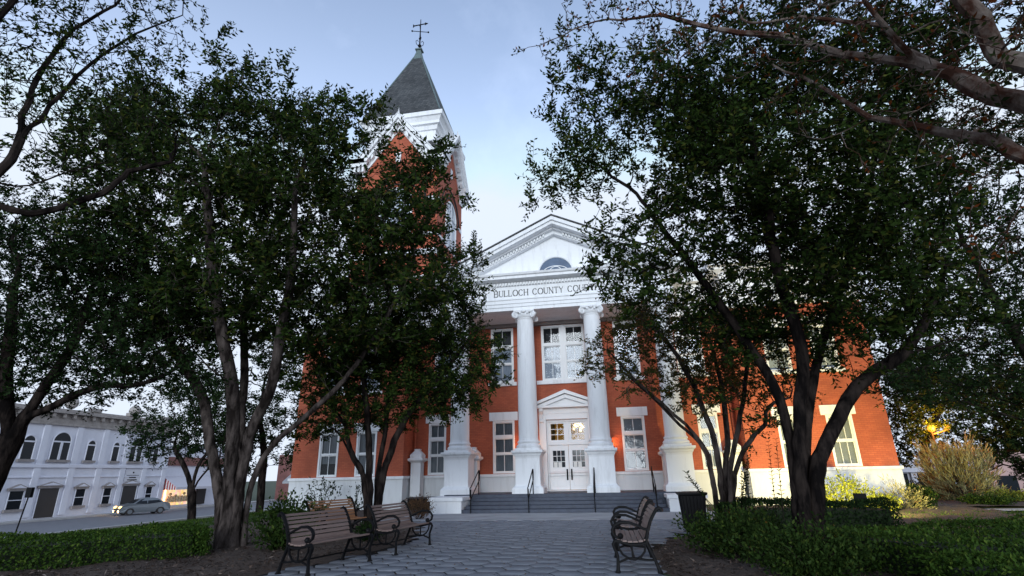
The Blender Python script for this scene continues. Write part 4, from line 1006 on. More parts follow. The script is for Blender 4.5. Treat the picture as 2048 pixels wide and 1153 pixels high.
# big right tree
bx_, by_ = 4.62, -16.75
tree('crape_myrtle', 'large spreading tree with dark forked trunk before the lit right wing', 'tree',
  [ST((bx_-.15, by_, -.05), [(1590,960,-16.8),(1572,850,-16.7),(1540,760,-16.6),(1470,650,-16.5),(1390,540,-16.5),(1320,450,-16.6)], 0),
   ST((bx_, by_-.1, -.05), [(1602,960,-16.9),(1600,850,-16.9),(1603,700,-16.9),(1560,560,-16.9),(1530,400,-17),(1500,250,-17)], 0),
   ST((bx_+.16, by_+.05, -.05), [(1632,960,-16.8),(1665,860,-16.6),(1715,775,-16.4),(1800,710,-16.2),(1862,620,-16),(1900,500,-16)], 0),
   ST((bx_+.05, by_+.15, -.05), [(1612,940,-16.6),(1618,820,-16.4),(1640,700,-16.2),(1690,560,-16),(1720,420,-16)], 0),
   ST(at(1800,710,-16.2), [(1880,690,-15.9),(1950,670,-15.6)], 0, **{'from': 1}),
   ST(at(1572,850,-16.7), [(1500,820,-16.4),(1440,800,-16.2)], 0, **{'from': 1})],
  [BL(1245,190,-16.8,105,110,1.2),BL(1190,312,-16.7,135,52,1.1),BL(1225,468,-16.6,125,50,1.0,.55),BL(1340,540,-16.6,140,70,1.3,.6),BL(1440,400,-16.8,200,160,2.0),BL(1640,410,-16.6,210,180,2.0),BL(1800,480,-16.2,140,130,1.6),
   BL(1600,590,-16.5,150,75,1.5),BL(1740,610,-16.3,150,80,1.4),BL(1480,150,-17,200,130,1.8),BL(1720,180,-16.8,220,160,1.9),BL(1360,270,-16.9,150,130,1.6),BL(1150,260,-16.7,50,40,.5,1.5),BL(1880,620,-16,90,60,1.0),BL(1320,600,-16.4,100,40,1.0,.5),BL(1500,665,-16.4,120,50,1.0),BL(1680,690,-16.2,130,55,1.1),BL(1450,600,-16.5,100,60,1.0)],
  7600, [.075,.092,.105,.07], LEAF, BARKD, sprays=2, seed=37, flare=1.5, L_spray=(.28, .52), K=12, leaf=(.09, .14), step=.2, kill=.18, sig=.30, per=40, asp=.44, rtip=.0038)
# small yellowish tree in front of the right columns
f = at(1448, 1040, -12.3); f.z = -.03; bx_, by_ = f.x, f.y
tree('crape_myrtle', 'thin leaved vase shaped tree with yellowish leaves before the right columns', 'tree',
  [ST((bx_-.12, by_, -.03), [(1425,960,-12.3),(1405,890,-12.3),(1350,830,-12.3),(1270,760,-12.2),(1215,700,-12.2)], 0),
   ST((bx_-.03, by_-.08, -.03), [(1440,950,-12.4),(1420,860,-12.5),(1385,770,-12.6),(1340,690,-12.7),(1290,640,-12.7)], 0),
   ST((bx_+.05, by_+.05, -.03), [(1452,950,-12.2),(1455,860,-12.1),(1440,760,-12),(1420,680,-12)], 0),
   ST((bx_+.13, by_, -.03), [(1470,950,-12.3),(1500,880,-12.3),(1530,850,-12.3),(1536,815,-12.3),(1580,795,-12.2)], 0),
   ST((bx_+.08, by_-.1, -.03), [(1460,940,-12.5),(1478,860,-12.6),(1490,770,-12.7),(1500,690,-12.8)], 0),
   ST(at(1405,890,-12.3), [(1360,850,-12.1),(1300,790,-12),(1240,740,-11.9)], 0, **{'from': 1})],
  [BL(1330,655,-12.4,125,55,1.2),BL(1235,715,-12.2,85,50,.7,.9),BL(1450,690,-12.3,110,80,1.2),BL(1520,780,-12.3,60,50,.7),BL(1270,625,-12.5,60,40,.7),BL(1410,770,-12.2,110,50,.9,.9),BL(1330,750,-12.2,90,45,.8,.8),BL(1545,860,-12.3,30,25,.4)],
  2500, [.06,.065,.065,.055,.055], LEAFY, BARK, sprays=2, seed=41, flare=1.2, L_spray=(.2, .4), K=9, leaf=(.075, .115), step=.2, kill=.2, rtip=.004)
# far left dark tree leaning into the picture
tree('shade_tree', 'dark leaning tree at the left edge with one limb arching right', 'tree',
  [ST((-11.6, -16.2, -.05), [(-40,1000,-16.2),(20,880,-16.1),(80,790,-16),(150,680,-15.8),(190,560,-15.6)], 0),
   ST(at(45,840,-16.05), [(130,800,-16),(200,772,-15.9),(275,770,-15.7),(350,740,-15.5)], 0, **{'from': 1}),
   ST(at(20,880,-16.1), [(10,780,-16.4),(20,650,-16.6),(40,520,-16.8)], 0, **{'from': 1})],
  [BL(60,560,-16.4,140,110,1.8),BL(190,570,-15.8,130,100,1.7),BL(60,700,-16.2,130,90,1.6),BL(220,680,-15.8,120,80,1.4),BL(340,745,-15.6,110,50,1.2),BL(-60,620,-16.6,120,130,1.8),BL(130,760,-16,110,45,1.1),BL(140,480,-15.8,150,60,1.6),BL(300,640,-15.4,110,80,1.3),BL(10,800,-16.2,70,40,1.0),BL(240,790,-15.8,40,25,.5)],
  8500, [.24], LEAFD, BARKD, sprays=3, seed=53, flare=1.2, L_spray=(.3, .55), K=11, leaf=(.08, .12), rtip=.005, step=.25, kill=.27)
# small street side tree near the car
g0 = at(385, 1036, -.5)
tree('street_tree', 'small dark round tree between the parked car and the thick trunk', 'tree',
  [ST((g0.x, g0.y, gz(g0.x, g0.y)-.05), [(383,985,-.5),(372,940,-.5),(350,900,-.5)], 0), ST(at(383,985,-.5), [(395,935,-.5),(420,900,-.4)], 0, **{'from': 1}), ST(at(383,985,-.5), [(405,950,-.6),(440,915,-.6)], 0, **{'from': 1})],
  [BL(345,860,-.6,85,50,2.0),BL(430,850,-.4,70,65,2.0),BL(300,890,-.6,45,30,1.2),BL(400,800,-.5,90,40,1.6),BL(455,905,-.4,25,25,.8)],
  2400, [.20], LEAFD, BARKD, sprays=3, seed=61, L_spray=(.4, .7), K=9, leaf=(.14, .2), step=.34, kill=.4, infl=3, minr=.03)
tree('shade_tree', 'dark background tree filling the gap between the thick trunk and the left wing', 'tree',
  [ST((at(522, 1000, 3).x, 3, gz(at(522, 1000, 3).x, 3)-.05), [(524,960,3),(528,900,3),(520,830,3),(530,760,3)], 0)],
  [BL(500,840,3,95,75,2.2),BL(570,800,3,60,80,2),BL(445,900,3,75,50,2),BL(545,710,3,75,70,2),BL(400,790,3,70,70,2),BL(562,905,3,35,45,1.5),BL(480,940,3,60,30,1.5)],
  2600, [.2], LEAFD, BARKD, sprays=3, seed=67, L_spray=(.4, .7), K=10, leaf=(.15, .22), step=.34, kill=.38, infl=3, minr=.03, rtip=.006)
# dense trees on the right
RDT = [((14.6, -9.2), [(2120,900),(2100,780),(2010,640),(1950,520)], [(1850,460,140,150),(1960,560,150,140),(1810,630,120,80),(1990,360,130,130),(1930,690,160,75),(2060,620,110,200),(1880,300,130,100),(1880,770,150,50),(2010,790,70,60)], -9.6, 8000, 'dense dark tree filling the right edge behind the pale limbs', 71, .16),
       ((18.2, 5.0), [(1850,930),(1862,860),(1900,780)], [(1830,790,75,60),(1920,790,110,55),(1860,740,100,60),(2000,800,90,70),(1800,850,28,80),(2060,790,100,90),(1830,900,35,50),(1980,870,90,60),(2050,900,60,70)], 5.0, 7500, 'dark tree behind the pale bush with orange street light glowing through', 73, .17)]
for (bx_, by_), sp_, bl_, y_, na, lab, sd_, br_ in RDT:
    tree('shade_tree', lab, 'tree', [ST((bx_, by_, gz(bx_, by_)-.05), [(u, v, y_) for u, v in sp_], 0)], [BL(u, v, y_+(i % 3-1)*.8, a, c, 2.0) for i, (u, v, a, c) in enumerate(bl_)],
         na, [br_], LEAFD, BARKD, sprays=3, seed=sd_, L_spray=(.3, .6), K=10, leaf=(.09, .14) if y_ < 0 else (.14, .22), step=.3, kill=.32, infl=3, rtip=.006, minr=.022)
# overhanging tree on the right: pale limbs crossing the top corner
tr_base = (7.6, -21.6, -.05)
tree('crape_myrtle', 'overhanging tree with pale peeling limbs and rusty leaves crossing the upper right corner', 'tree',
  [{'p': [tr_base, (7.5,-21.6,1.2), (7.1,-21.5,2.6), tuple(at(2090,330,-21.4)), tuple(at(1990,283,-21.2)), tuple(at(1880,262,-21)), tuple(at(1740,232,-20.8)), tuple(at(1640,170,-20.6)), tuple(at(1550,135,-20.5)), tuple(at(1530,100,-20.5))]},
   {'p': [(7.8,-21.8,-.05), (7.7,-21.9,1.5), (7.2,-21.9,3.2), tuple(at(2080,215,-21.6)), tuple(at(1940,165,-21.4)), tuple(at(1830,128,-21.2)), tuple(at(1690,108,-21)), tuple(at(1560,72,-20.8)), tuple(at(1440,62,-20.6)), tuple(at(1330,30,-20.4)), tuple(at(1295,0,-20.3))]},
   {'p': [(7.5,-22.0,-.05), (7.4,-22.0,1.6), (7.1,-22.1,3.4), tuple(at(2090,150,-21.9)), tuple(at(1960,40,-21.9)), tuple(at(1880,-90,-22)), tuple(at(1800,-260,-22))]},
   {'p': [tuple(at(1940,165,-21.4)), tuple(at(1800,95,-21.1)), tuple(at(1760,55,-21)), tuple(at(1600,35,-20.8)), tuple(at(1500,45,-20.7)), tuple(at(1470,10,-20.6))], 'from': 1},
   {'p': [tuple(at(1740,232,-20.8)), tuple(at(1700,258,-20.7)), tuple(at(1630,280,-20.6)), tuple(at(1600,255,-20.6))], 'from': 1},
   {'p': [tuple(at(1440,62,-20.6)), tuple(at(1400,90,-20.5)), tuple(at(1355,120,-20.4))], 'from': 1},
   {'p': [tuple(at(1330,30,-20.4)), tuple(at(1240,40,-20.3)), tuple(at(1170,50,-20.2)), tuple(at(1100,82,-20.1)), tuple(at(1045,100,-20))], 'from': 1},
   {'p': [tuple(at(1830,128,-21.2)), tuple(at(1760,40,-21.4)), tuple(at(1690,-60,-21.5))], 'from': 1}],
  [BL(1400,10,-20.5,120,55,.9,.5),BL(1330,70,-20.4,70,60,.5,.5),BL(1600,20,-20.9,160,60,.9,.5),BL(1900,60,-21.6,140,120,1.0,.6),BL(1990,190,-21.5,80,120,.8,.7),BL(1800,-120,-22,300,130,1.6,.4),BL(2150,0,-22,200,250,1.6,.5),BL(2130,450,-21.2,70,110,.8,.5),BL(1150,52,-20.2,20,12,.1,9)],
  1700, [.075,.085,.09], LEAFR, BARKP, sprays=1, seed=83, L_spray=(.16, .34), K=8, leaf=(.05, .075), step=.16, kill=.17, infl=1.5, rtip=.0035, up=.05, ex=2.6)
# overhanging tree on the left
tree('crape_myrtle', 'sparse overhanging tree whose thin branches enter at the upper left corner', 'tree',
  [{'p': [(-5.2,-21.8,-.05), (-5.1,-21.8,1.3), (-4.7,-21.7,2.5), tuple(at(-40,432,-21.5)), tuple(at(60,428,-21.3)), tuple(at(140,408,-21.1)), tuple(at(225,375,-20.9)), tuple(at(255,345,-20.8)), tuple(at(340,325,-20.6))]},
   {'p': [(-5.4,-21.9,-.05), (-5.3,-22,1.6), (-4.9,-22,3.0), tuple(at(-20,360,-21.8)), tuple(at(30,300,-21.7)), tuple(at(45,230,-21.6)), tuple(at(90,130,-21.4)), tuple(at(150,60,-21.3)), tuple(at(230,10,-21.2)), tuple(at(260,-40,-21.1))]},
   {'p': [tuple(at(45,270,-21.65)), tuple(at(100,215,-21.4)), tuple(at(180,130,-21.2)), tuple(at(270,70,-21)), tuple(at(365,30,-20.8))], 'from': 1},
   {'p': [tuple(at(-20,360,-21.8)), tuple(at(60,372,-21.5)), tuple(at(150,340,-21.2)), tuple(at(220,325,-21))], 'from': 1},
   {'p': [(-5.3,-22.1,-.05), (-5.3,-22.2,1.8), (-5.1,-22.3,3.4), tuple(at(-90,120,-22.2)), tuple(at(0,30,-22)), tuple(at(60,-60,-22))]}],
  [BL(90,80,-21.5,130,90,.9,.6),BL(60,210,-21.5,90,110,.9,.6),BL(200,120,-21.1,120,80,.7,.5),BL(250,30,-21.1,110,50,.6,.4),BL(150,290,-21.1,130,60,.7,.5),BL(20,350,-21.6,70,60,.6,.6),BL(270,250,-20.9,80,60,.6,.5),BL(0,-120,-22.2,300,110,1.3,.4),BL(-140,100,-22.2,100,200,1.2,.5)],
  1700, [.042,.05,.05], LEAF, BARKD, sprays=1, seed=97, L_spray=(.16, .34), K=9, leaf=(.05, .08), step=.16, kill=.17, infl=1.5, rtip=.0032, up=.08, ex=2.6)

# ------------------------------------------------------------------ hedges and shrubs
def hedge(name, label, cat, p0, p1, width, h, n, M=HEDGEL, leaf=(.035, .065), seed=1, z=0, rough=.05, group=None):
    r = np.random.default_rng(seed); p0, p1 = np.array(p0), np.array(p1); L_ = np.linalg.norm(p1-p0); d = (p1-p0)/L_; nn = np.array([-d[1], d[0]])
    T = thing(name, label, cat, (float((p0+p1)[0]/2), float((p0+p1)[1]/2), z), math.atan2(d[1], d[0]), group)
    def wob(a, c): return rough*(np.sin(a*2.3+seed)*.6+np.sin(a*5.1+c*3)*.5+np.sin(c*7+a*1.3)*.4)
    a = r.uniform(-L_/2, L_/2, n); c = r.uniform(-width/2, width/2, n); zz = r.uniform(.02, 1, n)*h
    side = r.uniform(size=n)
    top = side < .40; s1 = (side >= .40) & (side < .62); s2 = (side >= .62) & (side < .84); e1 = side >= .84
    zz[top] = h*r.uniform(.93, 1.04, top.sum()); c[s1] = -width/2*r.uniform(.92, 1.04, s1.sum()); c[s2] = width/2*r.uniform(.92, 1.04, s2.sum())
    c[e1] = r.uniform(-width/2, width/2, e1.sum()); a[e1] = np.where(r.uniform(size=e1.sum()) < .5, -1, 1)*L_/2*r.uniform(.97, 1.02, e1.sum())
    w_ = wob(a, c); zz = zz*(1+w_*1.4); c = c*(1+w_)
    pos = np.stack([a, c, zz], 1); nr = np.stack([r.normal(size=n)*.6, r.normal(size=n)*.6, np.ones(n)*.6], 1); nr[s1, 1] -= 1; nr[s2, 1] += 1
    ld = r.normal(size=(n, 3))+np.array([0, 0, .5]); ln = r.uniform(*leaf, n)
    V, Fc = leaf_geo(pos, ld, nr, ln, ln*.55); fastmesh('foliage', V, Fc, M, T)
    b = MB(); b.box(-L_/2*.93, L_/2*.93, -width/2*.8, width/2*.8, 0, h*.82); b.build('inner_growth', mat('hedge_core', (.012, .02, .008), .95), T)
    return T
def shrub(name, label, cat, c, rad, n, M, leaf, seed=1, stems=9, asp=.5, upw=.6, wood=BARKD, group=None, spiky=False, K=7):
    r = np.random.default_rng(seed); T = thing(name, label, cat, tuple(float(q) for q in c), 0, group); rad = np.array(rad, float)
    S = max(6, n//K)
    q = unit(r.normal(size=(S, 3)))*(r.uniform(.2, 1, (S, 1))**.4); q[:, 2] = np.abs(q[:, 2]) if spiky else q[:, 2]
    cen = np.array([0, 0, rad[2] if not spiky else 0]); lump = 1+.22*np.sin(q[:, :1]*5+seed)*np.cos(q[:, 1:2]*4)
    tip = cen+q*rad*lump*(np.array([1, 1, 2.]) if spiky else 1); tip[:, 2] = np.maximum(tip[:, 2], .05)
    base = np.stack([r.normal(0, rad[0]*.12, S), r.normal(0, rad[1]*.12, S), np.zeros(S)], 1)
    out = unit(tip-base); L_ = np.minimum(np.linalg.norm(tip-base, axis=1), .5*rad.max()+.12)
    b = MB()
    for i in r.choice(S, min(S, stems), replace=False):
        mid = base[i]*.5+tip[i]*.5+np.array([0, 0, rad[2]*.15]); b.tube([tuple(base[i]), tuple(mid), tuple(tip[i])], [.014, .009, .004], 4, cap=False)
    b.build('stems', wood, T, fix=False)
    t = (np.arange(K)+.6)/K; pos = tip[:, None]-out[:, None]*(L_[:, None, None]*.55*(1-t)[None, :, None])+r.normal(size=(S, K, 3))*.02
    ld = out[:, None]*.7+r.normal(size=(S, K, 3))*(.28 if spiky else .7)+np.array([0, 0, upw*.5]); nr = r.normal(size=(S, K, 3))+np.array([0, 0, .7])
    pos, ld, nr = pos.reshape(-1, 3), ld.reshape(-1, 3), nr.reshape(-1, 3); ln = r.uniform(*leaf, len(pos)); pos[:, 2] = np.maximum(pos[:, 2], .02)
    V, Fc = leaf_geo(pos, ld, nr, ln, ln*asp); fastmesh('foliage', V, Fc, M, T)
    return T
def sprout(label, p, top, n, M=LEAF, seed=1, leaf=(.07, .1), cat='sapling', group='leafy upright shoots in the right bed'):
    """upright water sprout with opposite leaves"""
    r = np.random.default_rng(seed); T = thing('leafy_shoot', label, cat, tuple(float(q) for q in p), 0, group); p = np.array(p); b = MB(); LP = []; LD = []
    for k in range(n):
        e = np.array(top)-p+r.normal(size=3)*[.12, .12, .1]*(k > 0); s = r.normal(size=3)*[.05, .05, 0]
        pts = [s+(e-s)*t+np.array([0, 0, 0]) for t in np.linspace(0, 1, 6)]; b.tube([tuple(q) for q in pts], [.008, .007, .006, .005, .004, .002], 4, cap=False)
        for t in np.linspace(.3, 1, 15):
            for sd_ in (-1, 1):
                LP.append(s+(e-s)*t); a = t*9+k; LD.append(np.array([math.cos(a)*sd_, math.sin(a)*sd_, .55]))
    b.build('stems', BARKD, T, fix=False); LP = np.array(LP); LD = np.array(LD)+r.normal(size=(len(LP), 3))*.2; ln = r.uniform(*leaf, len(LP))
    V, Fc = leaf_geo(LP, LD, np.tile([0, 0, 1.], (len(LP), 1))+r.normal(size=(len(LP), 3))*.3, ln, ln*.42); fastmesh('foliage', V, Fc, M, T)
def gnd(u, v, z=0):
    d = FW*F_PX+RT*(u-1024)+UP*(576.5-v); return Vector((CX, CY, CH))+d*((z-CH)/d.z)
hedge('clipped_hedge', 'long low clipped hedge at the lower left in front of the lawn', 'hedge', (-6.55, -14.85), (-11.6, -20.15), 2.1, .48, 30000, seed=2)
hedge('clipped_hedge', 'dark clipped hedge around the foot of the yellowish tree', 'hedge', (4.2, -12.6), (7.4, -12.9), 1.2, .72, 12000, seed=3, M=LEAFD)
hedge('clipped_hedge', 'broad low hedge filling the lower right corner beside the lawn', 'hedge', (5.5, -17.2), (11.5, -14.0), 2.0, .52, 28000, seed=4)
hedge('clipped_hedge', 'nearest low hedge at the bottom right, before the broad hedge', 'hedge', (5.5, -19.3), (8.6, -18.1), 1.4, .46, 16000, seed=5)
shrub('shrub', 'loose leafy shrub spilling over the mulch beside the end on benches', 'shrub', (4.0, -15.2, 0), (.95, 1.1, .42), 5000, SHRUBL, (.05, .085), 6)
shrub('shrub', 'loose shrub under the dark forked trunk at the edge of the mulch', 'shrub', (4.5, -17.35, 0), (.95, .5, .40), 4800, SHRUBL, (.045, .075), 7)
shrub('shrub', 'dark bushy shrub growing between the thick trunk and the left bench', 'shrub', (-4.75, -14.7, 0), (.75, .7, .55), 3000, SHRUBL, (.06, .1), 8)
shrub('shrub', 'small dark shrub between the slim trunk and the bench with painted orange light', 'shrub', (-3.55, -13.3, 0), (.35, .35, .25), 900, LEAFD, (.05, .08), 9)
P_ = at(640, 1010, -3.2); shrub('rose_bush', 'thin open rose bush against the white base of the left wing', 'bush', (P_.x, P_.y, 0), (.85, .6, .75), 420, LEAFD, (.10, .15), 10, stems=14, K=5)
P_ = at(712, 1010, -3.6); shrub('rose_bush', 'spindly rose bush just left of the slim forked trunk', 'bush', (P_.x, P_.y, 0), (.45, .4, .7), 150, LEAFD, (.09, .13), 12, stems=8, K=4)
P_ = at(838, 1020, -6.6); shrub('brown_shrub', 'rounded brownish dry shrub beside the left step block', 'shrub', (P_.x, P_.y, 0), (.6, .6, .42), 1700, BROWNL, (.05, .09), 13, asp=.3)
# right bed
for i, (u, v, yy_, rx, rz, lab, M_) in enumerate([(1690, 1000, -4.6, 1.0, .62, 'bright shrub just left of the floodlight, yellow light put into its leaf colour', YELLOWL), (1760, 1003, -5.2, .55, .30, 'low shrub just right of the floodlight, yellow light put into its leaf colour', YELLOWL), (1800, 1005, -4.6, .9, .5, 'feathery pale shrub at the corner of the lit wing', PALEL), (1842, 1000, -3.6, .5, .42, 'green shrub right of the lit wing corner', SHRUBL)]):
    P_ = at(u, v, yy_); shrub('shrub', lab, 'shrub', (P_.x, P_.y, 0), (rx, .7, rz), 2000, M_, (.07, .12), 20+i, spiky=(M_ is PALEL), asp=.2 if M_ is PALEL else .5)
P_ = gnd(1930, 1003); shrub('pale_bush', 'big pale grassy vase shaped bush on the right lawn bed', 'bush', (P_.x, P_.y, 0), (1.55, 1.4, 1.30), 7000, PALEL, (.16, .30), 30, stems=60, asp=.14, spiky=True, wood=BARK, K=9)
for i, (u, v, lab, rx, rz, M_) in enumerate([(1905, 1000, 'low dark shrub at the left foot of the pale bush', .8, .4, LEAFD), (1975, 1012, 'low spreading juniper in front of the pale bush', 1.0, .22, SHRUBL), (2025, 1005, 'low yellowish shrub at the right edge by the mulch', .8, .25, YELLOWL), (1865, 998, 'dark low shrub before the far white shopfronts', 1.0, .5, LEAFD)]):
    P_ = gnd(u, v); shrub('shrub', lab, 'shrub', (P_.x, P_.y, 0), (rx, .7, rz), 1500, M_, (.07, .12), 40+i)
for i, (u0, v0, u1, v1, yy_, n_, lab) in enumerate([(1488, 1040, 1492, 925, -13, 6, 'fan of leafy shoots right of the yellowish tree trunk'), (1560, 1040, 1552, 880, -14, 2, 'tall single leafy shoot left of the dark forked trunk'), (1420, 1010, 1372, 945, -13.4, 2, 'leafy shoot bending left over the litter bin')]):
    a_, c_ = at(u0, v0, yy_), at(u1, v1, yy_); sprout(lab, (a_.x, a_.y, max(0, a_.z)), tuple(c_), n_, LEAF, 50+i)

# ------------------------------------------------------------------ left side street: white building, shop, car, sign
XF = -45.7
WHB = mat('white_stucco', (.72, .73, .80), .75, .06, 1.2, bump=.1)
TAN = mat('cornice_stone', (.34, .31, .29), .8, .25, 2.5, bump=.2)
TRIMD = mat('sill_stone', (.30, .27, .26), .8, .15, 3)
DK = mat('shop_dark', (.025, .022, .022), .5)
WB = thing('white_building', 'two storey white building with arched upper windows and grey cornice on the left', 'building', (XF, 19, -1.4))
def loc(b):   # shift world-built mesh under the building's empty
    b.v = [(x-XF, y-19, z+1.4) for x, y, z in b.v]; return b
b = MB(); b.box(XF-14, XF, 7.5, 27.5, -1.45, 6.3); loc(b).build('wall', WHB, WB)
b = MB()
for y in (8.0, 10.8, 13.65, 16.7, 19.4, 22.0, 24.6, 27.2): b.box(XF, XF+.12, y-.28, y+.28, -1.2, 6.2)
b.box(XF, XF+.18, 7.5, 27.5, 2.68, 2.95); b.box(XF, XF+.10, 7.5, 27.5, 1.86, 1.98); loc(b).build('pilaster', WHB, WB, bevel=.02)
b = MB(); b.box(XF, XF+.2, 7.5, 27.5, 6.2, 6.4); b.box(XF, XF+.12, 7.5, 27.5, 6.4, 7.2); b.box(XF-.2, XF+.55, 7.4, 27.6, 7.2, 7.45); b.box(XF-.3, XF+.3, 7.5, 27.5, 7.45, 7.62)
for y in np.arange(8.0, 27.4, .95): b.box(XF+.12, XF+.42, y-.12, y+.12, 6.85, 7.2)
for y in (9, 13.6, 17.6, 21.7, 26): b.box(XF-.1, XF+.4, y-.5, y+.5, 7.62, 7.95)
loc(b).build('cornice', TAN, WB, bevel=.02)
for y in (15.2, 22):
    b = MB(); b.sphere((XF+.1, y, 8.2), .55, 10, 6); loc(b).build('finial', TAN, WB, smooth=True)
def wb_window(y0, y1, z0, z1, arched, ped, door=False):
    g = MB(); yc = (y0+y1)/2; r_ = (y1-y0)/2; d = .05
    pane = MB()
    if arched:
        arc = [(y1, z1)]+[(yc+r_*math.cos(a), z1+r_*math.sin(a)) for a in np.linspace(0, math.pi, 13)]+[(y0, z1)]
        pane.prism([(y0, z0), (y1, z0)]+arc[1:-1], XF+.02, XF+d, 'x')
        g.tube([(XF+d, y0, z0), (XF+d, y0, z1)]+[(XF+d, p, q) for p, q in reversed(arc[1:-1])]+[(XF+d, y1, z1), (XF+d, y1, z0)], .06, 5)
        g.box(XF+.03, XF+.10, y0, y1, z1-.06, z1+.06)
        if y1-y0 > 1.2: g.box(XF+.03, XF+.11, yc-.1, yc+.1, z0, z1)
    else:
        pane.box(XF+.02, XF+d, y0, y1, z0, z1)
        g.box(XF+.03, XF+.1, y0-.06, y0, z0, z1); g.box(XF+.03, XF+.1, y1, y1+.06, z0, z1)
        if not door: g.box(XF+.03, XF+.09, y0, y1, (z0+z1)/2-.03, (z0+z1)/2+.03)
    o = loc(g).build('door' if door else 'window', WHB, WB); loc(pane).build('pane', DARKGLASS if not door else DK, o)
    if not door: s_ = MB(); s_.box(XF+.02, XF+.22, y0-.18, y1+.18, z0-.22, z0-.02); loc(s_).build('sill', TRIMD, o)
    if ped:
        s_ = MB(); s_.box(XF+.02, XF+.2, y0-.2, y1+.2, z1+.05, z1+.205); s_.prism([(y0-.3, z1+.2), (y1+.3, z1+.2), (yc, z1+.55)], XF+.02, XF+.26, 'x'); loc(s_).build('pediment', TRIMD, o)
    if ped:
        s_ = MB(); s_.prism([(y0-.05, z1+.24), (y1+.05, z1+.24), (yc, z1+.47)], XF+.265, XF+.28, 'x'); loc(s_).build('pediment_face', WHB, o)
for y0, y1 in ((9.0, 9.9), (11.95, 13.05), (17.6, 18.5), (20.4, 21.2), (25.3, 26.05)): wb_window(y0, y1, -.5, .85, False, True)
for y0, y1 in ((14.3, 16.0), (22.45, 24.1)): wb_window(y0, y1, -1.3, 1.0, False, True, True)
for y0, y1, z1 in ((9, 9.9, 4.75), (11.95, 12.95, 4.75), (14.4, 16.05, 4.85), (17.7, 18.55, 4.7), (20.4, 21.15, 4.7), (22.4, 23.9, 4.8), (25.3, 26.0, 4.7)): wb_window(y0, y1, 3.35, z1, True, False)
b = MB(); b.box(XF+.0, XF+.06, 22.4, 24.3, 1.45, 2.5); sg = loc(b).build('sign_panel', mat('white_sign', (.7, .7, .74), .7), WB)
b = MB(); rs_ = random.Random(2)
for zz, y0, y1 in ((1.98, 22.6, 24.1), (1.80, 22.95, 23.75), (1.58, 22.75, 23.9)):
    y = y0
    while y < y1: w_ = rs_.uniform(.04, .09); b.box(XF+.06, XF+.075, y, min(y1, y+w_), zz-.05, zz+.06); y += w_+.022
b.sphere((XF+.06, 23.35, 2.28), .09, 8, 5); loc(b).build('lettering', LETTER, sg)
# lit shop with striped awning next to it
SH = thing('corner_shop', 'shop with red and white striped awning and glowing display window behind the car', 'shop', (XF, 32, -1.4))
def loc2(b): b.v = [(x-XF, y-32, z+1.4) for x, y, z in b.v]; return b
b = MB(); b.box(XF-10, XF-.4, 27.52, 41, -1.45, 5.2); loc2(b).build('wall', WHB, SH)
b = MB(); b.box(XF-.39, XF-.2, 27.6, 41, 3.0, 3.9); loc2(b).build('brick_band', brickmat('old_brick', (.20, .06, .05), (.26, .09, .07), (.2, .16, .15)), SH)
b = MB(); b.quad((XF-.38, 27.7, 1.9), (XF-.38, 34.6, 1.9), (XF+1.5, 34.6, .75), (XF+1.5, 27.7, .75)); b.quad((XF+1.5, 27.7, .75), (XF+1.5, 34.6, .75), (XF+1.5, 34.6, .5), (XF+1.5, 27.7, .5))
loc2(b).build('awning', mat('pale_awning', (.62, .60, .64), .8), SH)
b = MB(); b.quad((XF-.38, 27.69, 1.9), (XF+1.5, 27.69, .75), (XF+1.5, 27.69, .5), (XF-.38, 27.69, .5)); loc2(b).build('awning_side', stripemat('red_white_stripe', (.35, .03, .03), (.65, .62, .62), 3.2, 0), SH)
M_, n_, L_, P_ = newmat('lit_display'); vz = n_.new('ShaderNodeTexVoronoi'); vz.inputs['Scale'].default_value = 3.2
tc_ = n_.new('ShaderNodeTexCoord'); L_.new(tc_.outputs['Object'], vz.inputs['Vector']); hv = n_.new('ShaderNodeHueSaturation'); hv.inputs['Saturation'].default_value = .8; hv.inputs['Value'].default_value = 1
L_.new(vz.outputs['Color'], hv.inputs['Color']); mx_ = n_.new('ShaderNodeMix'); mx_.data_type = 'RGBA'; mx_.inputs[0].default_value = .62; mx_.inputs[7].default_value = (1, .62, .2, 1)
L_.new(hv.outputs[0], mx_.inputs[6]); L_.new(mx_.outputs[2], P_.inputs['Emission Color']); P_.inputs['Emission Strength'].default_value = .55; P_.inputs['Base Color'].default_value = (.3, .2, .1, 1)
b = MB(); b.quad((XF-.39, 28.4, -1.1), (XF-.39, 32.2, -1.1), (XF-.39, 32.2, .65), (XF-.39, 28.4, .65)); dw = loc2(b).build('display_window', M_, SH)
b = MB(); b.box(XF-.38, XF-.25, 28.28, 28.4, -1.1, .7); loc2(b).build('neon_tube', emit('neon', (1, .45, .2), 3.0), SH)
b = MB(); rs_ = random.Random(8)
for k in range(9): y = 28.7+k*.4; b.sphere((XF-.3, y, -.35+rs_.uniform(-.3, .4)), .16, 8, 6); b.lathe([(.12, -.9), (.2, -.5), (.1, -.25)], XF-.28, y+.1, 8, .1)
loc2(b).build('display_goods', mat('display_goods', (.6, .5, .35), .6, .5, 4), dw)
b = MB(); b.box(XF-.4, XF-.2, 33.0, 34.4, -1.2, .8); loc2(b).build('door', DK, SH)
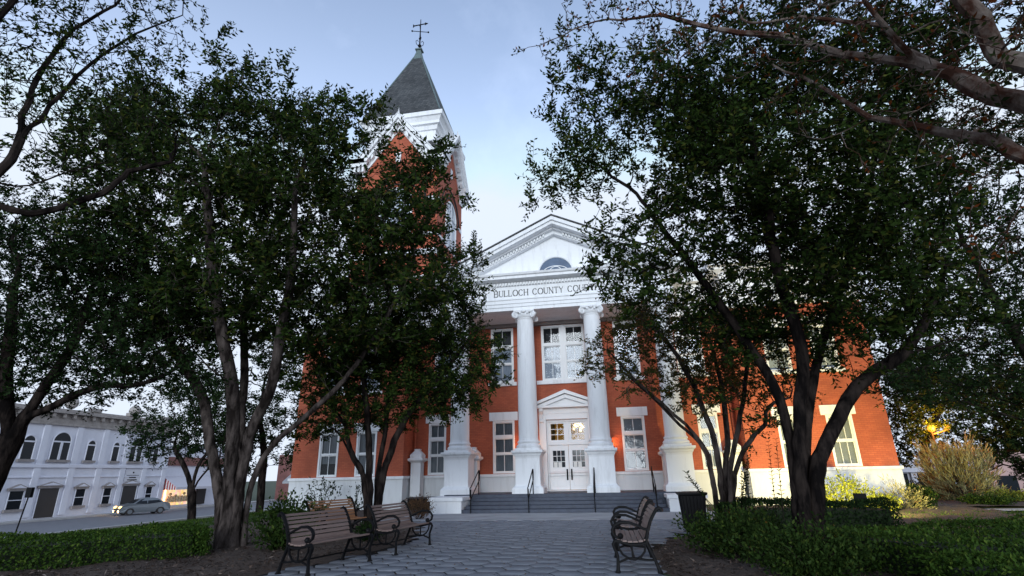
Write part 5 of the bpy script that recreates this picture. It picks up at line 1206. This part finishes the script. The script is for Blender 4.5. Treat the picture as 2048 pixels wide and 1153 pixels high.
# brick row further along the street, glimpsed between the trunks
BRW = thing('brick_shop_row', 'low red brick shop row glimpsed between the thick trunk and the courthouse', 'building', (-34, 44, -1.4))
b = MB(); b.box(-11, 22, 3, 14, 0, 6.0); b.build('wall', brickmat('row_brick', (.17, .05, .045), (.22, .07, .06), (.17, .13, .12)), BRW)
b = MB(); b.quad((-9, 3, 3.3), (20, 3, 3.3), (20, 1.3, 2.4), (-9, 1.3, 2.4)); b.quad((-9, 1.3, 2.4), (20, 1.3, 2.4), (20, 1.3, 2.15), (-9, 1.3, 2.15)); b.build('awning', mat('grey_awning', (.30, .31, .33), .8), BRW)
for k in range(6):
    b = MB(); b.box(-8.5+k*4.7, -5+k*4.7, 2.95, 3.02, .5, 2.4); b.build('window', DARKGLASS, BRW)
# far right shopfronts
YF = 24.0; xa_, xb_, xc_ = at(1825, 980, YF).x, at(1972, 980, YF).x, at(2048, 980, YF).x+6
FR_ = thing('white_shopfront', 'far white shopfront with dark bays seen under the pale bush', 'building', (xa_, YF, -1.7))
W_ = xb_-xa_
b = MB(); b.box(-3, W_, 0, 8, -.1, 3.6); b.build('wall', mat('far_white_wall', (.42, .43, .48), .8, .1, 1), FR_)
b = MB(); k = int((W_+3)/1.5)
for q in range(k+1): xx = -3+(W_+3)*q/k; b.box(xx-.2, xx+.2, -.3, -.005, 0, 2.6)
b.box(-3.1, W_+.05, -.6, -.006, 2.6, 3.1); b.build('pier', mat('far_pier', (.50, .50, .56), .8), FR_)
for q in range(k):
    xx = -3+(W_+3)*(q+.5)/k; b = MB(); b.box(xx-.45, xx+.45, -.05, -.007, .3, 2.5); b.build('window', DARKGLASS, FR_)
FP = thing('pink_building', 'far pinkish plain building right of the white shopfront', 'building', (xb_, YF, -1.7))
b = MB(); b.box(.05, xc_-xb_, .5, 9, -.1, 4.2); b.build('wall', mat('pink_wall', (.44, .29, .27), .8, .1, 1), FP)
for q in range(3):
    b = MB(); b.box(1.2+q*3.4, 2.6+q*3.4, .45, .495, .4, 2.2); b.build('window', DARKGLASS, FP)
# orange street lamp glowing through the trees on the right
SLP = at(1862, 858, 3.0)
o = thing('street_lamp', 'glowing orange street lamp seen through the foliage on the right', 'street lamp', (SLP.x, SLP.y, gz(SLP.x, SLP.y)))
SLP.z -= gz(SLP.x, SLP.y)
b = MB(); b.tube([(0,0,0), (0,0,SLP.z-.1)], [.09, .05], 8); b.build('pole', IRON, o)
b = MB(); b.sphere((0, 0, SLP.z), .16, 10, 8); b.sphere((.75, .1, SLP.z+.05), .12, 10, 8); b.tube([(0,0,SLP.z-.25),(.4,.05,SLP.z-.15),(.75,.1,SLP.z-.05)], .03, 6); b.build('lamp_globe', emit('sodium', (1, .34, .025), .9), o)
pl = bpy.data.lights.new('sodium_lamp', 'POINT'); pl.energy = 650; pl.color = (1, .31, .03); pl.shadow_soft_size = .25
lo = bpy.data.objects.new('sodium_lamp', pl); COL.objects.link(lo); lo.parent = o; lo.location = (0, -.4, SLP.z)
# slim sign post on the left lawn
SG = gnd(32, 1054, -.45)
o = thing('ground_sign', 'slim leaning post with a small dark box and a base at the left lawn edge', 'lamp post', (SG.x, SG.y, gz(SG.x, SG.y)))
k_ = 1/pxm((SG.x, SG.y, 0))
b = MB(); b.tube([(0,0,0), (.25,0,2.0)], .03, 6); b.build('post', IRON, o)
b = MB(); b.box(.12, .42, -.08, .08, 2.0, 2.45); b.build('head', IRON, o, bevel=.02)
b = MB(); b.box(-.15, .55, -.25, .25, .0, .32); b.build('base', IRON, o, bevel=.02)

# ------------------------------------------------------------------ silver car
CR = thing('parked_car', 'silver compact car with glowing headlights in front of the white building', 'car', (-41.9, 21.3, -1.5), math.atan2(-.88, -.47))
CARP = mat('silver_paint', (.17, .19, .21), .3, metal=.35)
def hw(x, z):
    w = .85-.10*max(0, (abs(x)-1.5)/.6)**2
    return w-(.27*min(1, max(0, (z-.88)/.55)) if z > .88 else 0)-(.05 if z < .3 else 0)
prof = [(-2.1,.32),(-2.12,.62),(-2.0,.90),(-1.75,1.02),(-1.45,1.08),(-.95,1.38),(-.5,1.46),(.1,1.45),(.5,1.36),(1.05,1.02),(1.3,.95),(1.75,.86),(2.02,.72),(2.12,.52),(2.08,.28),(1.65,.22),(1.6,.4),(1.45,.58),(1.25,.62),(1.05,.58),(.9,.4),(.86,.22),(-.86,.22),(-.9,.4),(-1.05,.58),(-1.25,.62),(-1.45,.58),(-1.6,.4),(-1.65,.24)]
b = MB(); n = len(prof)
vs = [(x, -hw(x, z), z) for x, z in prof]+[(x, hw(x, z), z) for x, z in prof]
b.add(vs, [tuple(range(n)), tuple(range(2*n-1, n-1, -1))]+[(j, n+j, n+(j+1)%n, (j+1)%n) for j in range(n)]); b.build('body', CARP, CR)
for s in (-1, 1):
    b = MB()
    for poly in ([(-.05,.94),(-.05,1.40),(.42,1.33),(.92,.98)], [(-.12,.94),(-1.3,1.04),(-.9,1.33),(-.5,1.41),(-.12,1.41)]):
        b.quad(*[(x, s*(hw(x, z)+.006), z) for x, z in poly])
    b.build('side_window', DARKGLASS, CR)
b = MB(); b.quad((.56,-.55,1.34),(.56,.55,1.34),(1.08,.72,1.035),(1.08,-.72,1.035)); b.build('windscreen', DARKGLASS, CR)
for sx in (-1, 1):
    for sy in (-1, 1):
        b = MB(); b.lathe([(.2,-.1),(.30,-.1),(.31,-.06),(.31,.06),(.30,.1),(.2,.1)], 0, 0, 18); b.v = [(x+sx*1.25, z+sy*.76, y+.31) for x, y, z in b.v]; w_ = b.build('wheel', DK, CR, smooth=True)
        b = MB(); b.lathe([(.19,-.105),(.19,.105)], 0, 0, 14); b.v = [(x+sx*1.25, z+sy*.765, y+.31) for x, y, z in b.v]; b.build('rim', CARP, w_)
for sy in (-1, 1):
    b = MB(); b.sphere((1.98, sy*.62, .70), .16, 10, 6, .7); b.build('headlight', emit('headlight_glow', (1, .55, .12), 5), CR)
    b = MB(); b.sphere((2.06, sy*.60, .38), .11, 8, 6); b.build('fog_light', emit('fog_glow', (1, .62, .22), 8), CR)
b = MB(); b.box(2.0, 2.14, -.4, .4, .5, .62); b.box(2.0, 2.13, -.5, .5, .28, .42); b.build('grille', DK, CR)

# ------------------------------------------------------------------ repeats share a group
GRP = {'crape_myrtle': 'crape myrtle trees around the plaza', 'shade_tree': 'dark shade trees at the edges of the square', 'shrub': 'leafy shrubs in the planting beds',
       'rose_bush': 'rose bushes against the left wing', 'clipped_hedge': 'low clipped hedges along the beds', 'wall_lantern': 'lit wall lanterns at the entrance'}
for o in bpy.data.objects:
    g = GRP.get(o.name.split('.')[0])
    if g and o.parent is None and 'group' not in o: o['group'] = g
